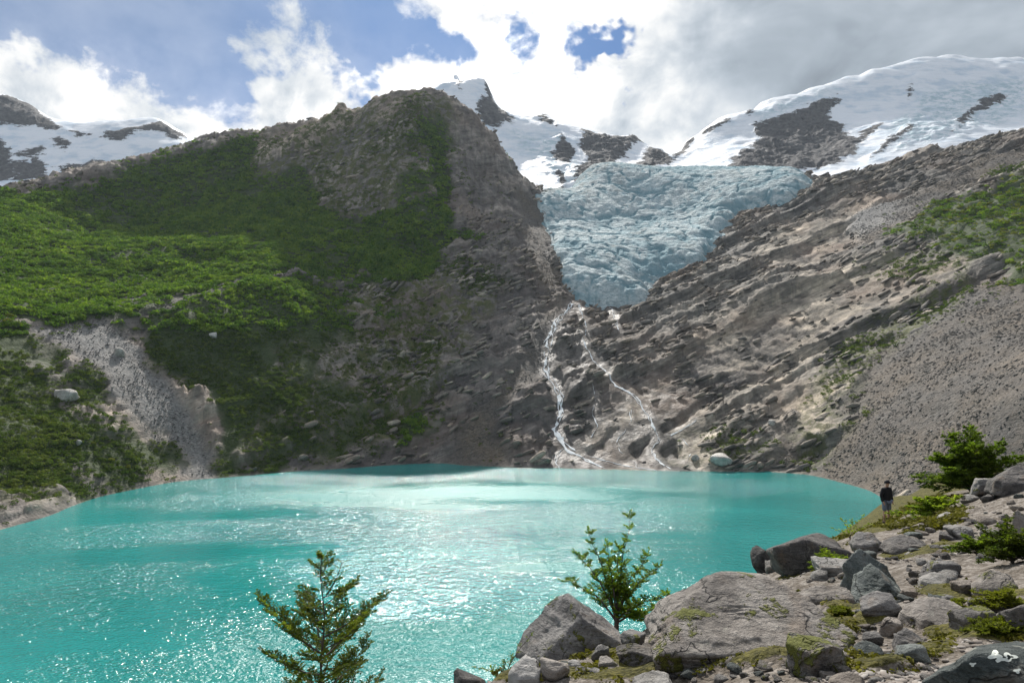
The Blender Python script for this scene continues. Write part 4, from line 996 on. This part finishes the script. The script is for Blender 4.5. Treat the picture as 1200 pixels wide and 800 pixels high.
# gravel too small to count
def mo_scatter(name, n, zone, smin, smax, seed, src, label, cat, wt=None, sq=(1, 1, .7), lift=.1):
    r = np.random.default_rng(seed); x = []; y = []
    u = r.uniform(zone[0], zone[1], n); D = np.exp(r.uniform(math.log(zone[2]), math.log(zone[3]), n)); X_, Y_ = (u-600)/FPX*D, D
    if wt is not None:
        k = r.random(n) < wt(X_, Y_); X_, Y_ = X_[k], Y_[k]
    n = len(X_); Z_ = mo_full(X_, Y_); s = smin+(smax-smin)*r.random(n)**2.5
    sc3 = np.stack([s*sq[0]*r.uniform(.8, 1.3, n), s*sq[1], s*sq[2]*r.uniform(.7, 1.2, n)], 1)
    ro = np.stack([r.uniform(-.4, .4, n), r.uniform(-.4, .4, n), r.uniform(0, 6.28, n)], 1)
    return scatter(name, np.stack([X_, Y_, Z_+s*lift], 1), sc3, ro, src, label, cat)
def mossat(x, y):
    m_ = np.zeros_like(x)
    wx = x+fbm(x, y, 0*x, 1.0, 3, 6)*.35; wy = y+fbm(x, y, 0*x, 1.0, 3, 7)*.35
    for a, b, ra, rb in moss_w: m_ = np.maximum(m_, sstep(1.25, .55, np.sqrt(((wx-a)/ra)**2+((wy-b)/rb)**2)))
    return m_
M_GRAV, t, out = new_mat('path_gravel')
rnd = t.node('ShaderNodeObjectInfo').outputs['Random']
principled(t, out, t.ramp(rnd, [(.0, (.10, .09, .082)), (.4, (.21, .18, .155)), (.75, (.26, .235, .21)), (1.0, (.36, .335, .305))]), .85)
gs = [source('pebble', rock_mesh('pebble', 740+i, 1, (1, .8, .6)), M_GRAV) for i in range(4)]
mo_scatter('gravel', 45000, (540, 1260, 3.6, 34), .010, .075, 31, gs, 'loose gravel scattered over the bare moraine path', 'gravel', wt=lambda x, y: (1-mossat(x, y)*.9)*np.clip(.35+fbm(x, y, 0*x, 1.6, 2, 3), 0, 1))

# moss and tiny cushion plants
M_MOSS = leaf_material('moss_leaves', [(.050, .050, .012), (.110, .105, .020), (.22, .200, .036)], .3, 1.6)
ms = [source('tuft', clump_mesh('tuft', 760+i, 60, .6, .32), M_MOSS) for i in range(3)]
mo_scatter('moss', 40000, (520, 1290, 3.8, 38), .03, .14, 33, ms, 'yellow green moss and tiny plants between the moraine stones', 'moss', wt=lambda x, y: mossat(x, y)**1.5, lift=-.1)

mo_scatter('ground_plants', 9000, (960, 1130, 17, 38), .05, .30, 35, ms, 'low olive plants covering the bank where the person stands', 'ground plants', wt=lambda x, y: np.clip(.45+fbm(x, y, 0*x, 2.2, 3, 4), 0, 1)*sstep(6.5, 1.0, np.abs(x-.57*y+.8)), lift=-.1)
# ------------------------------------------------------------------ trees and shrubs
def tube(path, rad, seg=6):
    path = [Vector(p) for p in path]; V = []; Fc = []
    for i, p in enumerate(path):
        d = (path[min(i+1, len(path)-1)]-path[max(i-1, 0)]).normalized()
        a = d.cross(Vector((.31, .17, .93)) if abs(d.z) < .9 else Vector((1, 0, 0))).normalized(); b = d.cross(a)
        for k in range(seg):
            an = k/seg*2*math.pi; V.append(tuple(p+(a*math.cos(an)+b*math.sin(an))*rad[i]))
        if i:
            o_ = (i-1)*seg
            for k in range(seg): Fc.append((o_+k, o_+(k+1) % seg, o_+seg+(k+1) % seg, o_+seg+k))
    return V, Fc
M_BARK, t, out = new_mat('grey_brown_bark')
tc = t.node('ShaderNodeNewGeometry').outputs['Position']; nb = t.noise(t.scale(tc, (1, 1, .3)), 30, 5, .65)
principled(t, out, t.mix(nb, (.035, .028, .022), (.135, .112, .092)), .9, bump(t, nb, .8, .02))
class Leaves:
    def __init__(s): s.V = []; s.F = []
    def leaf(s, p, along, up, L, W, rng):
        side = along.cross(up)
        if side.length < 1e-4: return
        side.normalize(); k = len(s.V); dr = up*(-.12*L)
        s.V += [tuple(p), tuple(p+along*L*.5+side*W*.5), tuple(p+along*L+dr), tuple(p+along*L*.5-side*W*.5)]
        s.F.append((k, k+1, k+2, k+3))
    def mesh(s, name): return raw_mesh(name, np.array(s.V), np.array(s.F), smooth=False)
def rvec(rng, s=1): return Vector((rng.gauss(0, s), rng.gauss(0, s), rng.gauss(0, s)))
def spray(lv, tw, p, d, L, leafL, rng, density=1.0, depth=0, upb=.25):
    """one leafy twig: a thin stem with leaves in two rows and side twigs in one plane"""
    d = d.normalized(); hz = d.cross(Vector((0, 0, 1)))
    hz = hz.normalized() if hz.length > .05 else Vector((1, 0, 0)); upv = hz.cross(d).normalized()
    n_ = max(3, int(L/(leafL*.55)*density)); pts_ = [p]; q = p.copy(); dd = d.copy()
    for i in range(n_):
        dd = (dd+rvec(rng, .07)+Vector((0, 0, upb*.12))).normalized(); q = q+dd*(L/n_); pts_.append(q.copy())
        for sgn in (-1, 1):
            a = (dd*.75+hz*sgn*rng.uniform(.5, 1.0)+rvec(rng, .22)).normalized()
            lv.leaf(q, a, (upv+rvec(rng, .35)).normalized(), leafL*rng.uniform(.7, 1.25), leafL*rng.uniform(.45, .7), rng)
        if depth > 0 and i % 2 == 1 and i < n_-1:
            sg = 1 if (i//2) % 2 else -1
            spray(lv, tw, q, dd*.8+hz*sg*rng.uniform(.5, .9)+Vector((0, 0, rng.uniform(-.1, .25))), L*rng.uniform(.35, .55)*(1-.5*i/n_), leafL, rng, density, depth-1, upb)
    tw.append((pts_, L*.010+.0015))
def finish_tree(name, loc, trunk, branches, twigs, lv, leafmat, label, cat, group=None):
    root = empty(name, loc); tag(root, label, cat, group)
    for p, r in trunk:
        V, Fc = tube(p, r, 8); link('trunk', raw_mesh('trunk', V, Fc), M_BARK, root)
    for p, r in branches:
        V, Fc = tube(p, r, 5); link('branch', raw_mesh('branch', V, Fc), M_BARK, root)
    V = []; Fc = []
    for p, r in twigs:
        v_, f_ = tube(p, [r*(1-.8*i/(len(p)-1)) for i in range(len(p))], 3); b = len(V); V += v_; Fc += [tuple(i+b for i in f) for f in f_]
    if V: tag(link('twigs', raw_mesh('twigs', V, Fc), M_BARK, root), kind='stuff')
    tag(link('crown', lv.mesh('crown'), leafmat, root), kind='stuff'); return root
M_TREE = leaf_material('southern_beech_leaves', [(.034, .062, .010), (.080, .118, .016), (.155, .175, .028)], .5, 3.0)
M_TREE2 = leaf_material('young_beech_leaves', [(.075, .13, .014), (.17, .24, .028), (.29, .35, .045)], .55, 3.0)

def beech_spire(u, vtop, D, zbase, label):
    """narrow young beech with tiers of flat sprays"""
    rng = random.Random(5); x = (u-600)/FPX*D; top = EYE+(HV-vtop)/FPX*D; H = top-zbase
    lv = Leaves(); tw = []; br = []
    tr = [Vector((.03*math.sin(i*1.3), .02*math.cos(i*1.7), H*i/14)) for i in range(15)]
    trunk = [(tr, [max(.008, .045*(1-i/14.5)) for i in range(15)])]
    nb = 50
    for i in range(nb):
        f = .28+.72*(i/nb)**.9; z = H*f; az = i*2.399+rng.uniform(-.4, .4)
        dn = (1-f)*H                                     # distance below the tip
        L = min(.92, .13+.56*dn)*rng.uniform(.5, 1.2)
        if rng.random() < .12: L *= .5
        el = R(rng.uniform(8, 30)+28*max(0, 1-dn/.5))
        d = Vector((math.cos(az)*math.cos(el), math.sin(az)*math.cos(el), math.sin(el)))
        p0 = Vector((0, 0, z)); pts_ = [p0]; q = p0.copy(); dd = d.copy()
        for s in range(6):
            dd = (dd+Vector((0, 0, .05))+rvec(rng, .05)).normalized(); q = q+dd*(L/6); pts_.append(q.copy())
            hz = dd.cross(Vector((0, 0, 1))).normalized()
            if s >= 1:
                for sg in (-1, 1):
                    spray(lv, tw, q, dd*.75+hz*sg*rng.uniform(.45, .8)+Vector((0, 0, rng.uniform(-.1, .15))), L*rng.uniform(.26, .42)*(1.1-.10*s), .050, rng, 1.3, 1 if L > .35 else 0)
        spray(lv, tw, q, dd, L*.28, .044, rng, 1.25, 1)
        br.append((pts_, [max(.003, (.006+.010*L)*(1-s/7)) for s in range(7)]))
    for k in range(3): spray(lv, tw, Vector((0, 0, H-.12+.03*k)), Vector((rng.uniform(-.5, .5), rng.uniform(-.5, .5), 1)), .12, .03, rng)
    # second leader right of the tip
    p = Vector((.06, 0, H-.62)); pts_ = [p]
    for s in range(6): p = p+Vector((.055-.006*s, 0, .082)); pts_.append(p)
    br.append((pts_, [.014-.0018*s for s in range(7)]))
    for s in range(1, 7):
        for sg in (-1, 1): spray(lv, tw, pts_[s], Vector((sg*.9, rng.uniform(-.5, .5), .5)), .20*(1.1-.1*s), .032, rng)
    return finish_tree('beech_tree', (x, D, zbase), trunk, br, tw, lv, M_TREE, label, 'tree')
zt = float(mo_full(np.array([-2.9]), np.array([10.6]))[0])
beech_spire(378, 650, 10.6, zt-.1, 'narrow young beech tree with tiered branches standing before the lake')

def beech_bush(name, u, v, D, stems, leafL, mat, label, cat, seed, spread, height, dens=1.0, nside=5, lowside=0.0, group=None, zadd=0.0, thick=.03, sprayL=.36, depth=1):
    """several limbs fanning out of one foot; stems = list of (dx, dz) tips in metres"""
    rng = random.Random(seed); lv = Leaves(); tw = []; br = []
    x = (u-600)/FPX*D; z = EYE+(HV-v)/FPX*D+zadd
    tips = stems or [(rng.uniform(-1, 1)*spread, height*rng.uniform(.5, 1)) for _ in range(9)]
    trunk = [([Vector((0, 0, -.25)), Vector((.0, 0, -.05)), Vector((.01, 0, height*.12)), Vector((.02, .01, height*.22))], [thick*1.5, thick*1.3, thick*1.1, thick*.7])]
    for i, (dx, dz) in enumerate(tips):
        p0 = Vector((0, 0, height*rng.uniform(.02, .18))); dy = rng.uniform(-.45, .45)*spread
        end = Vector((dx, dy, dz)); pts_ = []
        for s in range(9):
            f = s/8; c = p0.lerp(end, f); c.z += math.sin(f*math.pi)*.04*height; c.x += math.sin(f*math.pi)*dx*-.10
            pts_.append(c+rvec(rng, .012*height*f))
        br.append((pts_, [max(.003, thick*.62*(1-s/8.6)) for s in range(9)]))
        for s in range(2, 9):
            dd = (pts_[s]-pts_[s-1]).normalized()
            for q in range(nside):
                az = rng.uniform(0, 6.28); d = dd*.55+Vector((math.cos(az), math.sin(az), rng.uniform(-.15, .4)))*.8
                spray(lv, tw, pts_[s], d, sprayL*height*rng.uniform(.35, .75)*(1.15-s*.09), leafL, rng, dens, depth, .3)
        spray(lv, tw, pts_[-1], (pts_[-1]-pts_[-2]), sprayL*height*.35, leafL, rng, dens)
    return finish_tree(name, (x, D, z), trunk, br, tw, lv, mat, label, cat, group)
D1 = 9.6; k = D1/FPX*1.08
stems = [(dx*k, dz*k) for dx, dz in [(-55, 54), (-42, 78), (-26, 96), (-12, 92), (4, 88), (18, 118), (34, 78), (48, 64), (58, 40), (66, 18), (44, 6), (26, 20)]]
beech_bush('beech_tree', 722, 738, D1, stems, .040, M_TREE2, 'small spreading leafy tree growing behind the pyramid boulder', 'tree', 11, .65, 1.35, 1.2, 4, sprayL=.24, thick=.030)
beech_bush('shrub', 588, 806, 7.6, [(.30, .52), (.18, .38), (-.12, .26), (-.28, .20), (.05, .30), (.32, .62)], .020, M_TREE2, 'wispy small shrub at the left foot of the pyramid boulder', 'shrub', 12, .3, .5, .7, 2, thick=.012, sprayL=.3, depth=0)
gx_, gy_, gz_ = ground(1140, 578)
def dome_bush(name, u, v, D, W, H, leafL, mat, label, seed, nst=26, nside=4, group=None, cat='shrub', zb=0.0, sp=.32):
    rng = random.Random(seed); tips = []
    for i in range(nst):
        a = math.pi*(i+.5)/nst; r = rng.uniform(.62, 1.0); tips.append((math.cos(a)*W/2*r, max(.04*H, math.sin(a)*H*r*rng.uniform(.75, 1.05))))
    return beech_bush(name, u, v, D, tips, leafL, mat, label, cat, seed, W*.5, H, .8, nside, group=group, zadd=zb, thick=.02*H+.008, sprayL=sp, depth=1)
dome_bush('bush', 1138, 572, 31, 4.6, 3.1, .15, leaf_material('big_bush_leaves', [(.050, .090, .012), (.125, .18, .024), (.23, .27, .04)], .5, 1.2), 'big green bush on the moraine crest above the grey scree', 41, 34, 8, zb=-.2)
for u, v, W, H, lf, mt, lab, sd in [
  (1186, 660, .95, .62, .040, M_TREE, 'dark green leafy shrub at the frame edge below the tall slanting boulder', 42),
  (1145, 650, .75, .30, .030, M_TREE2, 'low green shrub left of the dark leafy shrub', 43),
  (1096, 606, 1.2, .34, .040, M_TREE2, 'rounded green mound plant just right of the standing person', 44),
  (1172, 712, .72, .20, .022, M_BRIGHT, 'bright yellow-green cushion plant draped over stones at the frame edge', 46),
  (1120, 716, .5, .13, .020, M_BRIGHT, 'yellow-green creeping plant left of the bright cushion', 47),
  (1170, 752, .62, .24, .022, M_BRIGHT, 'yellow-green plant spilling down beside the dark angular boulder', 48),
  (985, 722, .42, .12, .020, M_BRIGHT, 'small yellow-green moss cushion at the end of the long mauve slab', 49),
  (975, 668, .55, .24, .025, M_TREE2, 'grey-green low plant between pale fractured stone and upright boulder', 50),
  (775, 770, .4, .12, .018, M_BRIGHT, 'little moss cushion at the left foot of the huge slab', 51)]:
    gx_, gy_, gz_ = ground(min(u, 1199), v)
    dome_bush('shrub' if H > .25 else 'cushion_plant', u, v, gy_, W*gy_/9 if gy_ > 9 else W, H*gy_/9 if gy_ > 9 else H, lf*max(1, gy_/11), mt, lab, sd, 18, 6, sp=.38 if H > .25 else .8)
gx_, gy_, gz_ = ground(996, 632)
beech_bush('shrub', 996, 632, gy_, [(-.45, .30), (-.25, .55), (.05, .50), (.35, .62), (.55, .40)], .05, M_TREE2, 'thin sprig at the lake edge left of the person', 'shrub', 45, .4, .6, .6, 2, thick=.012, sprayL=.3, depth=0)
# sunlit shrubs on the left bank that stand apart
shr = [(8, 378, 2.6), (22, 383, 2.2), (-10, 372, 3.0), (12, 372, 2.4)]
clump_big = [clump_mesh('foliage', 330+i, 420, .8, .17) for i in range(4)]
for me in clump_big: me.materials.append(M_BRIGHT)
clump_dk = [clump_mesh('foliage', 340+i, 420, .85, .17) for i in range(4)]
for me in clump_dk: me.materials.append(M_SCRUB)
def bank_shrub(u, v, size, me, label, group):
    x, y, z = hit(ab_full, u, v, *HR)
    rt = empty('shrub', (x, y, z)); tag(rt, label, 'shrub', group)
    o = link('foliage', me, None, rt); o.scale = (size, size, size*.95); o.rotation_euler = (0, 0, u*.7); tag(o, kind='stuff')
    V, Fc = tube([(0, 0, -.6), (0, 0, .2*size), (.1, 0, .6*size)], [.12*size, .09*size, .04*size], 5); link('trunk', raw_mesh('trunk', V, Fc), M_BARK, rt)
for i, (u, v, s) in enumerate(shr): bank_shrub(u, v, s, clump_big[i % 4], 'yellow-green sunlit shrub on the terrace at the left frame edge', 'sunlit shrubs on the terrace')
rr = random.Random(3)
for i, (u, v, s) in enumerate([(160, 388, 2.2), (182, 398, 2.6), (205, 385, 2.4), (222, 402, 2.0), (196, 372, 2.2), (238, 432, 2.2), (262, 452, 2.4), (285, 430, 1.9), (300, 398, 2.0), (318, 372, 2.2), (246, 470, 2.0), (225, 455, 1.8), (345, 405, 2.0), (360, 380, 2.0), (385, 440, 2.2), (270, 480, 2.0), (208, 425, 1.7), (330, 425, 1.8)]):
    bank_shrub(u, v, s, clump_dk[i % 4], 'dark green shrub on the slope right of the grey scree chute', 'shrubs right of the scree chute')
for i, (u, v, s) in enumerate([(35, 440, 1.7), (52, 485, 1.8), (88, 500, 1.5), (110, 520, 1.5), (20, 500, 1.7), (70, 430, 1.6), (130, 540, 1.4), (48, 540, 1.5), (28, 560, 1.4), (150, 548, 1.4), (100, 465, 1.5), (12, 465, 1.6)]):
    bank_shrub(u, v, s, clump_dk[(i+1) % 4] if i % 3 else clump_big[i % 4], 'shrub on the bank between left frame edge and grey scree chute', 'shrubs left of the scree chute')

# ------------------------------------------------------------------ person at the lake edge
def skin_mesh(name, verts, edges, radii, root=0, sub=2):
    me = bpy.data.meshes.new(name); me.from_pydata(verts, edges, []); ob = bpy.data.objects.new(name, me); C.objects.link(ob)
    ob.modifiers.new('skin', 'SKIN'); sv = me.skin_vertices[0].data
    for i, r in enumerate(radii): sv[i].radius = r if isinstance(r, tuple) else (r, r); sv[i].use_root = (i == root)
    sd = ob.modifiers.new('sub', 'SUBSURF'); sd.levels = sub; sd.render_levels = sub
    g = bpy.context.evaluated_depsgraph_get(); g.update()
    out_ = bpy.data.meshes.new_from_object(ob.evaluated_get(g)); bpy.data.objects.remove(ob); out_.name = name
    for p in out_.polygons: p.use_smooth = True
    return out_
def flat_mat(name, c0, c1, rough=.85, scale=25):
    m, t, out = new_mat(name); nn_ = t.noise(t.node('ShaderNodeTexCoord').outputs['Object'], scale, 4)
    principled(t, out, t.mix(nn_, c0, c1), rough, bump(t, nn_, .4, .02)); return m
px, py, pz = ground(1039, 612)
per = empty('person', (px, py, pz-.03)); per.rotation_euler = (0, 0, R(20)); per.scale = (50/FPX*py/1.79,)*3
tag(per, 'person in black jacket, dark cap and blue-grey shorts looking over the lake', 'person')
bv = [(0, 0, .98), (0, 0, 1.18), (0, .01, 1.40), (0, .0, 1.50), (0, -.02, 1.57), (0, -.035, 1.67), (0, -.03, 1.74),
      (-.10, 0, .93), (-.11, .0, .52), (-.115, .03, .09), (-.12, -.14, .05), (.10, 0, .93), (.12, -.01, .52), (.13, .03, .09), (.145, -.13, .05),
      (-.19, .01, 1.43), (-.26, .03, 1.16), (-.25, -.06, .93), (-.245, -.10, .84), (.19, .01, 1.43), (.26, .03, 1.16), (.26, -.05, .93), (.255, -.08, .85),
      (-.25, -.12, .78), (.26, -.10, .78), (-.22, -.13, .81), (.235, -.11, .81)]
be = [(0, 1), (1, 2), (2, 3), (3, 4), (4, 5), (5, 6), (0, 7), (7, 8), (8, 9), (9, 10), (0, 11), (11, 12), (12, 13), (13, 14), (2, 15), (15, 16), (16, 17), (17, 18), (2, 19), (19, 20), (20, 21), (21, 22), (18, 23), (22, 24), (18, 25), (22, 26)]
brd = [(.16, .11), (.15, .10), (.17, .11), .065, .06, (.08, .095), .06, .095, .06, .045, .035, .095, .06, .045, .035, .06, .045, .035, .03, .06, .045, .035, .03, .018, .018, .014, .014]
M_SKIN = flat_mat('skin', (.42, .24, .17), (.50, .30, .22), .6)
link('body', skin_mesh('body', bv, be, brd), M_SKIN, per)
jv = [(0, 0, .90), (0, 0, 1.0), (0, 0, 1.2), (0, .01, 1.40), (0, -.01, 1.50), (-.19, .01, 1.43), (-.27, .03, 1.16), (-.255, -.06, .92), (.19, .01, 1.43), (.27, .03, 1.16), (.265, -.05, .92), (0, -.01, 1.54)]
link('jacket', skin_mesh('jacket', jv, [(0, 1), (1, 2), (2, 3), (3, 4), (3, 5), (5, 6), (6, 7), (3, 8), (8, 9), (9, 10), (4, 11)], [(.20, .14), (.205, .15), (.19, .14), (.205, .14), .09, .085, .068, .058, .085, .068, .058, .08]), flat_mat('black_jacket', (.008, .008, .010), (.022, .022, .026)), per)
sv_ = [(0, 0, .96), (-.10, 0, .90), (-.112, 0, .70), (-.115, 0, .50), (.10, 0, .90), (.118, 0, .70), (.125, 0, .50)]
link('shorts', skin_mesh('shorts', sv_, [(0, 1), (1, 2), (2, 3), (0, 4), (4, 5), (5, 6)], [(.16, .12), .12, .105, .10, .12, .105, .10]), flat_mat('blue_grey_cloth', (.12, .14, .20), (.22, .24, .31)), per)
def cap_mesh():
    bm = bmesh.new(); bmesh.ops.create_uvsphere(bm, u_segments=18, v_segments=10, radius=1)
    for v in bm.verts: v.co = Vector((v.co.x*.108, v.co.y*.125, max(v.co.z, -.15)*.115))
    vs = []
    for i in range(9):
        a = R(-60+15*i); vs.append((bm.verts.new((math.sin(a)*.095, -math.cos(a)*.10-.02, -.012)), bm.verts.new((math.sin(a)*.085, -math.cos(a)*.10-.10, -.03)), bm.verts.new((math.sin(a)*.085, -math.cos(a)*.10-.10, -.022)), bm.verts.new((math.sin(a)*.095, -math.cos(a)*.10-.02, .0))))
    for a, b in zip(vs, vs[1:]):
        for i in range(4): bm.faces.new((a[i], b[i], b[(i+1) % 4], a[(i+1) % 4]))
    me = bpy.data.meshes.new('cap'); bm.to_mesh(me); bm.free()
    for p in me.polygons: p.use_smooth = True
    return me
cp = link('cap', cap_mesh(), flat_mat('dark_cap', (.008, .008, .012), (.02, .02, .026)), per); cp.location = (0, -.03, 1.70); cp.rotation_euler = (0, 0, R(35))
for sx in (-1, 1):
    V, Fc = rock_verts(900+sx, 3, (.10, .28, .10), nplanes=20, sharp=6, rough=.01)
    o = link('shoe', raw_mesh('shoe', V, Fc), flat_mat('shoe', (.05, .04, .035), (.09, .08, .07)), per); o.location = (.12*sx+.01, -.04, .05)

# ------------------------------------------------------------------ thin valley haze
def haze_box():
    x0, x1, y0, y1, z0, z1 = -2050, 1800, -60, 2000, -60, 760
    V = [(x, y, z) for x in (x0, x1) for y in (y0, y1) for z in (z0, z1)]
    Fc = [(0, 1, 3, 2), (4, 6, 7, 5), (0, 4, 5, 1), (2, 3, 7, 6), (0, 2, 6, 4), (1, 5, 7, 3)]
    m, t, out = new_mat('valley_haze')
    pv = t.node('ShaderNodeVolumePrincipled', {'Color': (.74, .88, 1.0), 'Density': .000035, 'Anisotropy': .35})
    t.l.new(pv.outputs[0], out.inputs['Volume'])
    o = link('haze', raw_mesh('haze', V, Fc, False), m); tag(o, 'thin pale haze filling the valley air', 'haze', kind='stuff')
haze_box()
